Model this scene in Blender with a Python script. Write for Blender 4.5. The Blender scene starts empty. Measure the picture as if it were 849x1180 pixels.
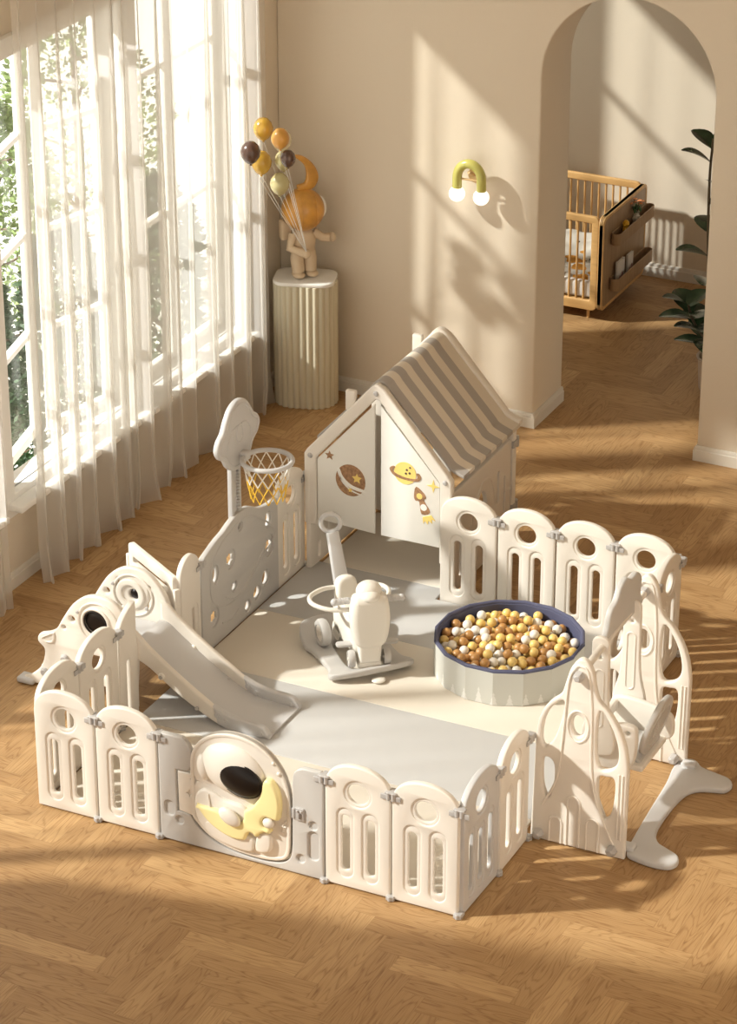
import bpy, bmesh, math, random
from mathutils import Vector, Matrix, noise
from mathutils.geometry import tessellate_polygon
R = math.radians; PI = math.pi
C = bpy.context.scene.collection
T = Matrix.Translation
def RX(a): return Matrix.Rotation(a, 4, 'X')
def RY(a): return Matrix.Rotation(a, 4, 'Y')
def RZ(a): return Matrix.Rotation(a, 4, 'Z')
ST = RX(PI/2)                 # a drawing in xy stands up in xz, its front faces -y
SX = RZ(PI/2) @ ST            # a drawing stands up in the yz plane (x -> +y), its front faces +x
def DG(v): return Matrix.Diagonal((*v, 1))

# ------------------------------------------------------------------ shapes
def circ(cx, cy, r, ry=None, n=28, a0=0):
    ry = r if ry is None else ry
    return [(cx+r*math.cos(a0+2*PI*i/n), cy+ry*math.sin(a0+2*PI*i/n)) for i in range(n)]
def rrect(x0, y0, x1, y1, r, n=5):
    out = []
    for cx, cy, a in ((x1-r, y0+r, -PI/2), (x1-r, y1-r, 0), (x0+r, y1-r, PI/2), (x0+r, y0+r, PI)):
        out += [(cx+r*math.cos(a+PI/2*i/n), cy+r*math.sin(a+PI/2*i/n)) for i in range(n+1)]
    return out
def slot(cx, y0, y1, w, n=8): return rrect(cx-w/2, y0, cx+w/2, y1, w/2-1e-4, n)
def smooth(P, k=5, closed=True):
    n = len(P); out = []
    for i in range(n if closed else n-1):
        g = (lambda j: P[j % n]) if closed else (lambda j: P[max(0, min(n-1, j))])
        p0, p1, p2, p3 = map(Vector, (g(i-1), g(i), g(i+1), g(i+2)))
        for s in range(k):
            t = s/k
            out.append(tuple(0.5*((2*p1)+(p2-p0)*t+(2*p0-5*p1+4*p2-p3)*t*t+(3*p1-p0-3*p2+p3)*t**3)))
    if not closed: out.append(tuple(P[-1]))
    return out
def area(P): return sum(P[i-1][0]*P[i][1]-P[i][0]*P[i-1][1] for i in range(len(P)))/2
def ccw(P): return list(P) if area(P) > 0 else list(P)[::-1]
def cw(P): return ccw(P)[::-1]
def inset(P, d):
    n = len(P); out = []
    for i in range(n):
        a = Vector(P[i])-Vector(P[i-1]); b = Vector(P[(i+1) % n])-Vector(P[i])
        na = Vector((-a.y, a.x)); nb = Vector((-b.y, b.x))
        if na.length < 1e-9: na = nb
        if nb.length < 1e-9: nb = na
        na.normalize(); nb.normalize(); m = na+nb
        if m.length < 1e-6: m = na.copy()
        m.normalize(); c = max(0.5, m.dot(na))
        out.append((P[i][0]+m.x*d/c, P[i][1]+m.y*d/c))
    return out

class MB:
    def __init__(s): s.bm = bmesh.new()
    def take(s, bm, M=None):
        if M is not None: bmesh.ops.transform(bm, matrix=M, verts=bm.verts)
        me = bpy.data.meshes.new('t'); bm.to_mesh(me); bm.free(); s.bm.from_mesh(me); bpy.data.meshes.remove(me); return s
    def shape(s, outline, holes=(), t=.03, bev=.005, M=Matrix(), seg=3):
        bm = bmesh.new(); loops = [ccw(outline)]+[cw(h) for h in holes]
        prof = [(bev*(1-math.sin(PI/2*i/seg)), -t/2+bev*(1-math.cos(PI/2*i/seg))) for i in range(seg+1)]
        prof = prof+[(a, -b) for a, b in prof[::-1]]
        ends = ([], [])
        for L in loops:
            rings = []
            for d, z in prof:
                rings.append([bm.verts.new((x, y, z)) for x, y in inset(L, d)])
            n = len(L)
            for a, b in zip(rings, rings[1:]):
                for i in range(n): bm.faces.new((a[i], a[(i+1) % n], b[(i+1) % n], b[i]))
            ends[0].append(rings[0]); ends[1].append(rings[-1])
        for k in (0, 1):
            vs = [v for r in ends[k] for v in r]
            for tri in tessellate_polygon([[v.co.copy() for v in r] for r in ends[k]]):
                tri = tri if k else tri[::-1]
                try: f = bm.faces.new([vs[j] for j in tri])
                except ValueError: pass
        bmesh.ops.recalc_face_normals(bm, faces=bm.faces)
        return s.take(bm, M)
    def box(s, c, d, bev=.0, M=Matrix()):
        bm = bmesh.new(); bmesh.ops.create_cube(bm, size=1)
        bmesh.ops.transform(bm, matrix=T(c) @ DG(d), verts=bm.verts)
        if bev > 0: bmesh.ops.bevel(bm, geom=bm.edges[:]+bm.verts[:], offset=bev, segments=3, profile=.5, affect='EDGES')
        return s.take(bm, M)
    def cyl(s, p0, p1, r0, r1=None, n=20, bev=0):
        r1 = r0 if r1 is None else r1; p0 = Vector(p0); p1 = Vector(p1); d = p1-p0; L = d.length
        pr = [(0, 0), (r0-bev, 0), (r0, bev), (r1, L-bev), (r1-bev, L), (0, L)] if bev else [(0, 0), (r0, 0), (r1, L), (0, L)]
        return s.lathe(pr, T(p0) @ d.to_track_quat('Z', 'Y').to_matrix().to_4x4(), n)
    def lathe(s, prof, M=Matrix(), n=28):
        bm = bmesh.new(); rings = []
        for r, z in prof:
            if r < 1e-6: rings.append([bm.verts.new((0, 0, z))])
            else: rings.append([bm.verts.new((r*math.cos(2*PI*i/n), r*math.sin(2*PI*i/n), z)) for i in range(n)])
        for a, b in zip(rings, rings[1:]):
            if len(a) == 1 and len(b) == 1: continue
            for i in range(n):
                j = (i+1) % n
                if len(a) == 1: bm.faces.new((a[0], b[j], b[i]))
                elif len(b) == 1: bm.faces.new((a[i], a[j], b[0]))
                else: bm.faces.new((a[i], a[j], b[j], b[i]))
        bmesh.ops.recalc_face_normals(bm, faces=bm.faces)
        return s.take(bm, M)
    def tube(s, P, r, n=10, closed=False, M=Matrix(), caps=True):
        P = [Vector(p) for p in P]; m = len(P); bm = bmesh.new(); rings = []; up = None
        rr = r if isinstance(r, (list, tuple)) else [r]*m
        for i, p in enumerate(P):
            a = P[i-1] if (closed or i) else p; b = P[(i+1) % m] if (closed or i < m-1) else p
            t = (b-a).normalized()
            if up is None: up = t.orthogonal().normalized()
            else:
                up = up-t*up.dot(t); up = up.normalized() if up.length > 1e-6 else t.orthogonal().normalized()
            q = t.cross(up)
            rings.append([bm.verts.new(p+rr[i]*(up*math.cos(2*PI*k/n)+q*math.sin(2*PI*k/n))) for k in range(n)])
        pairs = list(zip(rings, rings[1:]))+([(rings[-1], rings[0])] if closed else [])
        for a, b in pairs:
            if closed and a is rings[-1]:
                off = min(range(n), key=lambda o: (a[0].co-b[o].co).length)
                b = b[off:]+b[:off]
            for k in range(n): bm.faces.new((a[k], a[(k+1) % n], b[(k+1) % n], b[k]))
        if not closed and caps:
            bm.faces.new(rings[0][::-1]); bm.faces.new(rings[-1])
        bmesh.ops.recalc_face_normals(bm, faces=bm.faces)
        return s.take(bm, M)
    def ball(s, c, r, M=Matrix(), u=24, v=14, rot=Matrix()):
        bm = bmesh.new(); bmesh.ops.create_uvsphere(bm, u_segments=u, v_segments=v, radius=1)
        d = r if isinstance(r, (tuple, list)) else (r, r, r)
        bmesh.ops.transform(bm, matrix=M @ T(c) @ rot @ DG(d), verts=bm.verts)
        return s.take(bm)
    def done(s, angle=38):
        bm = s.bm; a = R(angle)
        for e in bm.edges:
            if len(e.link_faces) == 2: e.smooth = e.calc_face_angle(0) < a
        for f in bm.faces: f.smooth = True
        me = bpy.data.meshes.new('m'); bm.to_mesh(me); bm.free(); return me

def obj(name, mb, m, parent=None, kind=None, label=None, M=None, angle=38):
    me = mb.done(angle) if isinstance(mb, MB) else mb
    me.name = name
    if m is not None and not len(me.materials): me.materials.append(m)
    o = bpy.data.objects.new(name, me); C.objects.link(o)
    if parent: o.parent = parent
    if M is not None: o.matrix_local = M
    if kind: o['kind'] = kind
    if label: o['label'] = label
    return o
def thing(name, label, cat, loc=(0, 0, 0), rz=0, group=None):
    o = bpy.data.objects.new(name, None); C.objects.link(o); o.empty_display_size = .05
    o.location = loc; o.rotation_euler = (0, 0, rz); o['label'] = label; o['category'] = cat
    if group: o['group'] = group
    return o
def tag(o, label, cat, group=None):
    o['label'] = label; o['category'] = cat
    if group: o['group'] = group
    return o
def each(name, items, m, parent, M=None):
    """one object per small fitting"""
    for f in items:
        k = MB(); f(k); obj(name, k, m, parent, M=M)
def dup(root, loc, rz=0, label=None, group=None):
    r = root.copy(); C.objects.link(r); r.location = loc; r.rotation_euler = (0, 0, rz)
    if label: r['label'] = label
    if group: r['group'] = group
    for ch in list(root.children):
        c = ch.copy(); C.objects.link(c); c.parent = r
        for g in ch.children:
            d = g.copy(); C.objects.link(d); d.parent = c
    return r

# ------------------------------------------------------------------ materials
def mat(name, col, rough=.5, bump=0, bscale=200, spec=.5, coat=0, sheen=0, emit=None, metal=0, var=0):
    m = bpy.data.materials.new(name); m.use_nodes = True; nt = m.node_tree; b = nt.nodes['Principled BSDF']
    b.inputs['Base Color'].default_value = (*col, 1); b.inputs['Roughness'].default_value = rough
    b.inputs['Specular IOR Level'].default_value = spec; b.inputs['Metallic'].default_value = metal
    if coat: b.inputs['Coat Weight'].default_value = coat; b.inputs['Coat Roughness'].default_value = .15
    if sheen: b.inputs['Sheen Weight'].default_value = sheen
    if emit: b.inputs['Emission Color'].default_value = (*emit[0], 1); b.inputs['Emission Strength'].default_value = emit[1]
    tc = nt.nodes.new('ShaderNodeTexCoord')
    n = nt.nodes.new('ShaderNodeTexNoise'); n.inputs['Scale'].default_value = bscale; n.inputs['Detail'].default_value = 3
    nt.links.new(tc.outputs['Object'], n.inputs['Vector'])
    if bump:
        bp = nt.nodes.new('ShaderNodeBump'); bp.inputs['Strength'].default_value = bump; bp.inputs['Distance'].default_value = .002
        nt.links.new(n.outputs['Fac'], bp.inputs['Height']); nt.links.new(bp.outputs['Normal'], b.inputs['Normal'])
    if var:
        r = nt.nodes.new('ShaderNodeValToRGB'); r.color_ramp.elements[0].position = .35; r.color_ramp.elements[1].position = .65
        r.color_ramp.elements[0].color = (*[c*(1-var) for c in col], 1); r.color_ramp.elements[1].color = (*[min(1, c*(1+var)) for c in col], 1)
        nt.links.new(n.outputs['Fac'], r.inputs['Fac']); nt.links.new(r.outputs['Color'], b.inputs['Base Color'])
    return m
CREAM = mat('cream_plastic', (.79, .735, .665), .42, .06, 500)
WHITE = mat('white_plastic', (.83, .79, .72), .38, .04, 500)
GREY = mat('grey_plastic', (.54, .52, .50), .45, .06, 500)
LGREY = mat('light_grey_plastic', (.58, .57, .57), .42, .05, 500)
CLIP = mat('clip_grey', (.46, .44, .43), .4, .05, 400)
BLACK = mat('glossy_black', (.010, .007, .006), .30, .0, 20, spec=.35)
YEL = mat('pale_yellow_plastic', (.93, .82, .42), .35, .03, 300)
BOARD = mat('printed_board', (.84, .82, .77), .45, .02, 300)
WALLM = mat('beige_plaster', (.74, .655, .535), .9, .35, 130, spec=.2)
TRIM = mat('trim_paint', (.72, .68, .61), .5, .05, 90)
WFRAME = mat('window_paint', (.85, .83, .79), .4, .04, 90)
CONC = mat('terrace_concrete', (.80, .78, .73), .9, .4, 40, var=.06)
def wood(name, c1, c2, scale=14, axis='X', rough=.42):
    m = bpy.data.materials.new(name); m.use_nodes = True; nt = m.node_tree; L = nt.links; b = nt.nodes['Principled BSDF']
    tc = nt.nodes.new('ShaderNodeTexCoord'); mp = nt.nodes.new('ShaderNodeMapping')
    mp.inputs['Scale'].default_value = {'X': (1, 9, 9), 'Y': (9, 1, 9), 'Z': (9, 9, 1)}[axis]
    L.new(tc.outputs['Object'], mp.inputs['Vector'])
    n = nt.nodes.new('ShaderNodeTexNoise'); n.inputs['Scale'].default_value = scale/3; n.inputs['Detail'].default_value = 6; n.inputs['Distortion'].default_value = .6
    L.new(mp.outputs['Vector'], n.inputs['Vector'])
    r = nt.nodes.new('ShaderNodeValToRGB'); r.color_ramp.elements[0].position = .3; r.color_ramp.elements[1].position = .7
    r.color_ramp.elements[0].color = (*c1, 1); r.color_ramp.elements[1].color = (*c2, 1)
    L.new(n.outputs['Fac'], r.inputs['Fac']); L.new(r.outputs['Color'], b.inputs['Base Color']); b.inputs['Roughness'].default_value = rough
    return m
OAK = wood('crib_oak', (.55, .32, .12), (.68, .42, .17), axis='Z')
OAKX = wood('crib_oak_lengthwise', (.55, .32, .12), (.68, .42, .17), axis='X')
WALNUT = wood('crib_end_wood', (.30, .19, .10), (.38, .25, .14), axis='Z')

# ------------------------------------------------------------------ the room
XW, YB, YB2, YF = -1.2, 4.62, 5.04, 7.08           # window wall, arch wall front and rear faces, far wall
H = 6.6
def floor():
    w, L = .106, .53; x0, x1, y0, y1 = XW-.02, 5.4, -4.6, YF+.02
    bm = bmesh.new(); uv = bm.loops.layers.uv.new('UVMap'); cl = bm.loops.layers.color.new('plank'); rng = random.Random(4)
    ox, oy = .866, -.364
    def rect(a, b, c, d, along):
        A, B, Cc, D = max(a, x0), max(b, y0), min(c, x1), min(d, y1)
        if Cc-A < .004 or D-B < .004: return
        vs = [bm.verts.new((x, y, 0)) for x, y in ((A, B), (Cc, B), (Cc, D), (A, D))]
        f = bm.faces.new(vs); rn = (rng.random(), rng.random(), rng.random(), 1)
        for l in f.loops:
            x, y = l.vert.co.x, l.vert.co.y
            l[uv].uv = ((x-a, y-b) if along else (y-b, x-a)); l[cl] = rn
    for i in range(-30, 30):
        for k in range(-110, 110):
            bx = ox+i*L+k*w; by = oy+i*L-k*w
            if bx < x0-1 or bx > x1+1 or by < y0-1 or by > y1+1: continue
            rect(bx, by-w, bx+L, by, True)
            rect(bx, by-w-L, bx+w, by-w, False)
    me = bpy.data.meshes.new('floor'); bm.to_mesh(me); bm.free()
    m = bpy.data.materials.new('oak_herringbone'); m.use_nodes = True; nt = m.node_tree; Lk = nt.links; N = nt.nodes.new; b = nt.nodes['Principled BSDF']
    u = N('ShaderNodeUVMap'); u.uv_map = 'UVMap'; at = N('ShaderNodeVertexColor'); at.layer_name = 'plank'
    sp = N('ShaderNodeSeparateXYZ'); Lk.new(u.outputs['UV'], sp.inputs['Vector'])
    sc = N('ShaderNodeSeparateColor'); Lk.new(at.outputs['Color'], sc.inputs['Color'])
    def mt(op, a, b_=None, c=None):
        n = N('ShaderNodeMath'); n.operation = op
        for i, v in enumerate((a, b_, c)):
            if v is None: continue
            if isinstance(v, (int, float)): n.inputs[i].default_value = v
            else: Lk.new(v, n.inputs[i])
        return n.outputs[0]
    off = mt('MULTIPLY', sc.outputs[0], 57.0); off2 = mt('MULTIPLY', sc.outputs[1], 31.0)
    cv = N('ShaderNodeCombineXYZ')
    Lk.new(mt('ADD', mt('MULTIPLY', sp.outputs[0], 1.0), off), cv.inputs[0]); Lk.new(mt('MULTIPLY', sp.outputs[1], 1.0), cv.inputs[1]); Lk.new(off2, cv.inputs[2])
    # broad growth rings: contour lines of a stretched noise
    mp = N('ShaderNodeMapping'); mp.inputs['Scale'].default_value = (1.3, 9, 1); Lk.new(cv.outputs[0], mp.inputs['Vector'])
    n1 = N('ShaderNodeTexNoise'); n1.inputs['Scale'].default_value = 1.5; n1.inputs['Detail'].default_value = 1.5; n1.inputs['Roughness'].default_value = .4; Lk.new(mp.outputs[0], n1.inputs['Vector'])
    rings = mt('ABSOLUTE', mt('SUBTRACT', mt('FRACT', mt('MULTIPLY', n1.outputs['Fac'], 13.0)), .5))
    rg = N('ShaderNodeMapRange'); rg.inputs['From Min'].default_value = .28; rg.inputs['From Max'].default_value = .5; Lk.new(rings, rg.inputs['Value'])
    mp2 = N('ShaderNodeMapping'); mp2.inputs['Scale'].default_value = (5, 160, 1); Lk.new(cv.outputs[0], mp2.inputs['Vector'])
    n2 = N('ShaderNodeTexNoise'); n2.inputs['Scale'].default_value = 1.6; n2.inputs['Detail'].default_value = 4; Lk.new(mp2.outputs[0], n2.inputs['Vector'])
    n3 = N('ShaderNodeTexNoise'); n3.inputs['Scale'].default_value = 3.0; n3.inputs['Detail'].default_value = 2; Lk.new(cv.outputs[0], n3.inputs['Vector'])
    base = N('ShaderNodeValToRGB'); e = base.color_ramp.elements
    e[0].position = 0; e[0].color = (.37, .212, .090, 1); e[1].position = 1; e[1].color = (.60, .39, .190, 1)
    e2 = e.new(.5); e2.color = (.470, .292, .135, 1)
    Lk.new(mt('ADD', mt('MULTIPLY', sc.outputs[2], .62), mt('MULTIPLY', n3.outputs['Fac'], .42)), base.inputs['Fac'])
    mx = N('ShaderNodeMix'); mx.data_type = 'RGBA'; mx.blend_type = 'MULTIPLY'
    mx.inputs[7].default_value = (.60, .50, .40, 1); Lk.new(base.outputs['Color'], mx.inputs[6])
    Lk.new(mt('MULTIPLY', mt('MULTIPLY', rg.outputs[0], n2.outputs['Fac']), 1.15), mx.inputs[0])
    mx2 = N('ShaderNodeMix'); mx2.data_type = 'RGBA'; mx2.blend_type = 'MULTIPLY'; mx2.inputs[7].default_value = (.70, .62, .52, 1)
    fr = N('ShaderNodeMapRange'); fr.inputs['From Min'].default_value = .5; fr.inputs['From Max'].default_value = .72; Lk.new(n2.outputs['Fac'], fr.inputs['Value'])
    Lk.new(mt('MULTIPLY', fr.outputs[0], .75), mx2.inputs[0]); Lk.new(mx.outputs[2], mx2.inputs[6])
    # the seam along each board's edge
    du = mt('MINIMUM', sp.outputs[0], mt('SUBTRACT', L, sp.outputs[0])); dv = mt('MINIMUM', sp.outputs[1], mt('SUBTRACT', w, sp.outputs[1]))
    seam = N('ShaderNodeMapRange'); seam.inputs['From Min'].default_value = .0; seam.inputs['From Max'].default_value = .0016
    seam.inputs['To Min'].default_value = 1; seam.inputs['To Max'].default_value = 0; Lk.new(mt('MINIMUM', du, dv), seam.inputs['Value'])
    mx3 = N('ShaderNodeMix'); mx3.data_type = 'RGBA'; mx3.inputs[7].default_value = (.16, .08, .035, 1)
    Lk.new(mt('MULTIPLY', seam.outputs[0], .45), mx3.inputs[0]); Lk.new(mx2.outputs[2], mx3.inputs[6]); Lk.new(mx3.outputs[2], b.inputs['Base Color'])
    b.inputs['Roughness'].default_value = .48; b.inputs['Specular IOR Level'].default_value = .35
    bp = N('ShaderNodeBump'); bp.inputs['Strength'].default_value = .12; bp.inputs['Distance'].default_value = .002
    Lk.new(mt('SUBTRACT', mt('MULTIPLY', n2.outputs['Fac'], .4), seam.outputs[0]), bp.inputs['Height']); Lk.new(bp.outputs['Normal'], b.inputs['Normal'])
    me.materials.append(m)
    o = bpy.data.objects.new('floor', me); C.objects.link(o); o['kind'] = 'structure'
floor()
# window wall with its openings (a drawing in y,z stood up in the yz plane)
WIN = [(-2.75, 1.50, .50, 4.35), (1.69, 2.93, .50, 2.74), (3.02, 4.13, .50, 3.08), (5.08, 6.50, .60, 2.9)]
holes = [[(a, c), (b, c), (b, d), (a, d)] for a, b, c, d in WIN]
w = MB(); w.shape([(-4.6, 0), (YF+.2, 0), (YF+.2, H), (-4.6, H)], holes, t=.12, bev=.004, M=T((XW-.06, 0, 0)) @ SX, seg=1)
obj('wall_left', w, WALLM, kind='structure')
# arch wall
cx, rad, zs = .872, .487, 2.035
arch = [(cx-rad, -.01), (cx-rad, zs)]+[(cx-rad*math.cos(PI*i/40), zs+rad*math.sin(PI*i/40)) for i in range(1, 40)]+[(cx+rad, zs), (cx+rad, -.01)]
out = [(XW, -.01)]+arch+[(5.4, -.01), (5.4, H), (XW, H)]
w = MB(); w.shape(out, t=YB2-YB, bev=.012, M=T((0, (YB+YB2)/2, .01)) @ ST, seg=3)
obj('wall_back', w, WALLM, kind='structure')
w = MB(); w.box((5.5, 1.35, H/2), (.2, 6.6, H)); obj('wall_right', w, WALLM, kind='structure')
w = MB(); w.box(((XW+5.4)/2, YF+.1, H/2), (5.4-XW, .2, H)); obj('wall_far', w, WALLM, kind='structure')
def skirting(name, p0, p1, nrm):
    p0 = Vector((*p0, 0)); p1 = Vector((*p1, 0)); d = (p1-p0); L = d.length; d.normalize(); n = Vector((*nrm, 0))
    prof = [(0, 0), (.016, 0), (.016, .062), (.011, .066), (.011, .078), (.006, .086), (0, .088)]
    bm = bmesh.new(); A = [bm.verts.new(p0+n*a+Vector((0, 0, z))) for a, z in prof]; B = [bm.verts.new(p1+n*a+Vector((0, 0, z))) for a, z in prof]
    k = len(prof)
    for i in range(k): bm.faces.new((A[i], A[(i+1) % k], B[(i+1) % k], B[i]))
    bm.faces.new(A[::-1]); bm.faces.new(B); bmesh.ops.recalc_face_normals(bm, faces=bm.faces)
    obj(name, MB().take(bm), TRIM, kind='structure')
skirting('baseboard_left', (XW, -4.6), (XW, YB), (1, 0))
skirting('baseboard_back', (XW+.016, YB), (cx-rad, YB), (0, -1))
skirting('baseboard_back_right', (cx+rad, YB), (5.4, YB), (0, -1))
skirting('baseboard_jamb_left', (cx-rad, YB-.016), (cx-rad, YB2), (1, 0))
skirting('baseboard_jamb_right', (cx+rad, YB-.016), (cx+rad, YB2), (-1, 0))
skirting('baseboard_far', (XW, YF), (5.4, YF), (0, -1))
GLASS = bpy.data.materials.new('window_glass'); GLASS.use_nodes = True
nt = GLASS.node_tree; nt.nodes.clear(); o_ = nt.nodes.new('ShaderNodeOutputMaterial'); mx = nt.nodes.new('ShaderNodeMixShader'); tr = nt.nodes.new('ShaderNodeBsdfTransparent'); gl = nt.nodes.new('ShaderNodeBsdfGlossy')
gl.inputs['Roughness'].default_value = .03; mx.inputs[0].default_value = .06; tr.inputs[0].default_value = (.97, .98, .97, 1)
nt.links.new(tr.outputs[0], mx.inputs[1]); nt.links.new(gl.outputs[0], mx.inputs[2]); nt.links.new(mx.outputs[0], o_.inputs[0])
def sash(parent, width, height, rows, cols, M):
    """a glazed leaf in local x (0..width), z (0..height), y = thickness"""
    f = .05; hs = []
    cw_ = (width-2*f-(cols-1)*.025)/cols; ch_ = (height-2*f-(rows-1)*.03)/rows
    for i in range(cols):
        for j in range(rows):
            a = f+i*(cw_+.025); b = f+j*(ch_+.03); hs.append([(a, b), (a+cw_, b), (a+cw_, b+ch_), (a, b+ch_)])
    m_ = MB(); m_.shape([(0, 0), (width, 0), (width, height), (0, height)], hs, t=.045, bev=.006, M=M @ ST, seg=2)
    s = obj('sash', m_, WFRAME, parent)
    g = MB(); g.box((width/2, 0, height/2), (width-2*f+.01, .006, height-2*f+.01), M=M); obj('pane', g, GLASS, s)
for k, (a, b, c, d) in enumerate(WIN):
    root = bpy.data.objects.new('window_%d' % (k+1), None); C.objects.link(root); root['kind'] = 'structure'
    m_ = MB()
    m_.shape([(a-.045, c-.10), (b+.045, c-.10), (b+.045, d+.07), (a-.045, d+.07)], [[(a+.03, c+.02), (b-.03, c+.02), (b-.03, d-.03), (a+.03, d-.03)]], t=.06, bev=.008, M=T((XW+.0, 0, 0)) @ SX, seg=2)
    m_.shape([(a, c), (b, c), (b, d), (a, d)], [[(a+.03, c+.02), (b-.03, c+.02), (b-.03, d-.03), (a+.03, d-.03)]], t=.11, bev=.004, M=T((XW-.065, 0, 0)) @ SX, seg=1)
    obj('window_frame', m_, WFRAME, root)
    m_ = MB(); m_.box((XW+.05, (a+b)/2, c-.03), (.12, b-a+.08, .035), .008); obj('window_sill', m_, WFRAME, root)
    z0 = c+.02; hh = d-c-.05
    if k == 1:      # a pair of casements, both pushed a little outwards
        wd = (b-a-.06)/2
        sash(root, wd*1.2, hh, 4, 1, T((XW-.11, a+.03, z0)) @ RZ(PI/2+R(13)))
        sash(root, wd*.8, hh, 4, 1, T((XW-.11, b-.03, z0)) @ RZ(-PI/2-R(13)))
    else:
        n = 3 if k == 0 else 2; wd = (b-a-.06)/n
        for i in range(n): sash(root, wd, hh, 1 if k == 0 else 3, 1, T((XW-.11, a+.03+i*wd, z0)) @ RZ(PI/2))
# curtain pole
m_ = MB(); m_.box((2.1, 2.875, 4.66), (6.95, 8.75, .12)); obj('ceiling', m_, WALLM, kind='structure')
m_ = MB(); m_.cyl((XW+.11, 1.66, 3.36), (XW+.11, 4.5, 3.36), .014); 
for y in (1.66, 4.5): m_.ball((XW+.11, y, 3.36), .026)
for y in (1.70, 4.4): m_.box((XW+.05, y, 3.36), (.12, .02, .03), .004)
obj('trim_1', m_, WFRAME, kind='structure')
m_ = MB(); m_.cyl((XW+.11, -3.1, 4.46), (XW+.11, 1.6, 4.46), .014)
for y in (-3.05, 1.58): m_.box((XW+.05, y, 4.46), (.12, .02, .03), .004)
obj('trim_2', m_, WFRAME, kind='structure')
# outside: terrace
m_ = MB(); m_.box((-14, 4, -1.05), (24, 34, .1)); obj('terrace_ground', m_, CONC, kind='structure')
m_ = MB(); m_.box((2.1, 1.24, -.56), (6.95, 12.1, 1.1)); obj('floor_slab', m_, CONC, kind='structure')

# ------------------------------------------------------------------ curtains
CURT = bpy.data.materials.new('sheer_voile'); CURT.use_nodes = True; nt = CURT.node_tree; nt.nodes.clear(); N = nt.nodes.new
o_ = N('ShaderNodeOutputMaterial'); df = N('ShaderNodeBsdfDiffuse'); tl = N('ShaderNodeBsdfTranslucent'); tr = N('ShaderNodeBsdfTransparent')
df.inputs[0].default_value = (.90, .88, .85, 1); tl.inputs[0].default_value = (.82, .80, .77, 1); tr.inputs[0].default_value = (1, .99, .96, 1)
a_ = N('ShaderNodeMixShader'); b_ = N('ShaderNodeMixShader'); a_.inputs[0].default_value = .60
nt.links.new(df.outputs[0], a_.inputs[1]); nt.links.new(tl.outputs[0], a_.inputs[2])
lw = N('ShaderNodeLayerWeight'); lw.inputs['Blend'].default_value = .5
mr = N('ShaderNodeMapRange'); mr.inputs['From Min'].default_value = .35; mr.inputs['From Max'].default_value = .95; mr.inputs['To Min'].default_value = .44; mr.inputs['To Max'].default_value = .14
nt.links.new(lw.outputs['Facing'], mr.inputs['Value']); nt.links.new(mr.outputs[0], b_.inputs[0])
nt.links.new(a_.outputs[0], b_.inputs[1]); nt.links.new(tr.outputs[0], b_.inputs[2]); nt.links.new(b_.outputs[0], o_.inputs[0])
def curtain(y0, y1, folds, seed, amp=.035, flare=.04, pull=0, top=3.35):
    rng = random.Random(seed); nU = folds*14; nV = 46; bm = bmesh.new()
    ph = [0]
    for i in range(folds): ph.append(ph[-1]+rng.uniform(.6, 1.4))
    tot = ph[-1]; am = [rng.uniform(.5, 1.25) for _ in range(folds+1)]
    V = []
    for i in range(nU+1):
        u = i/nU; x = u*tot; j = 0
        while j < folds-1 and ph[j+1] < x: j += 1
        loc = (x-ph[j])/(ph[j+1]-ph[j]); A = am[j]*(1-loc)+am[j+1]*loc
        row = []
        for q in range(nV+1):
            v = q/nV; z = top*(1-v)+.004
            g = .45+.55*min(1, v*1.6)
            yy = y0+(y1-y0)*u
            k = amp*A*g*(1+flare*6*max(0, v-.8))
            wob = noise.noise(Vector((u*9, v*1.7, seed)))*.02*v
            ox = k*math.sin(2*PI*loc)+wob+.05*max(0, v-.93)**.9
            oy = .55*k*math.sin(4*PI*loc)+noise.noise(Vector((u*7, v*2.2, seed+9)))*.015*v
            if v > .95: ox += .03*math.sin(x*3.1)*(v-.95)/.05*.6; oy += .02*math.cos(x*4.7)*(v-.95)/.05
            if pull: yy += pull*(1-u)*v*v*.5
            row.append(bm.verts.new((XW+.11+ox, yy+oy, z)))
        V.append(row)
    for i in range(nU):
        for q in range(nV): bm.faces.new((V[i][q], V[i+1][q], V[i+1][q+1], V[i][q+1]))
    return MB().take(bm)
c = obj('sheer_curtain', curtain(1.79, 4.27, 15, 3, amp=.052, pull=-.03), CURT, angle=180)
tag(c, 'long white sheer curtain in deep folds hanging over the window beside the fluted pedestal', 'curtain')
c = obj('sheer_curtain', curtain(-2.85, 1.50, 22, 8, amp=.03, top=4.45), CURT, angle=180)
tag(c, 'edge of a second white sheer curtain at the far left behind the slide', 'curtain')

c = obj('sheer_curtain', curtain(4.98+.14, 6.62, 11, 15, amp=.03, top=3.1), CURT, angle=180)  # hidden curtain added to soften the sunlight entering the far room
tag(c, 'added unseen sheer curtain that dims the sun through the far room window', 'curtain')

bm = bmesh.new(); V = []  # out-of-view drape added to block sun; its slanted edge shapes the floor shade
for i in range(41):
    u = i/40; row = []
    for q in range(31):
        z = 4.40*(1-q/30)+.01; ye = -1.36-.49*max(0, z-1.17); a = 9*2*PI*u
        row.append(bm.verts.new((XW+.19+.022*math.sin(a), -3.0+(ye+3.0)*u, z)))
    V.append(row)
for i in range(40):
    for q in range(30): bm.faces.new((V[i][q], V[i+1][q], V[i+1][q+1], V[i][q+1]))
c = obj('added_shade_drape', MB().take(bm), mat('shade_drape_cloth', (.62, .55, .45), .9, .3, 150), angle=180)
tag(c, 'added unseen beige drape whose slanted edge shades the floor in front of the pen', 'curtain')

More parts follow.
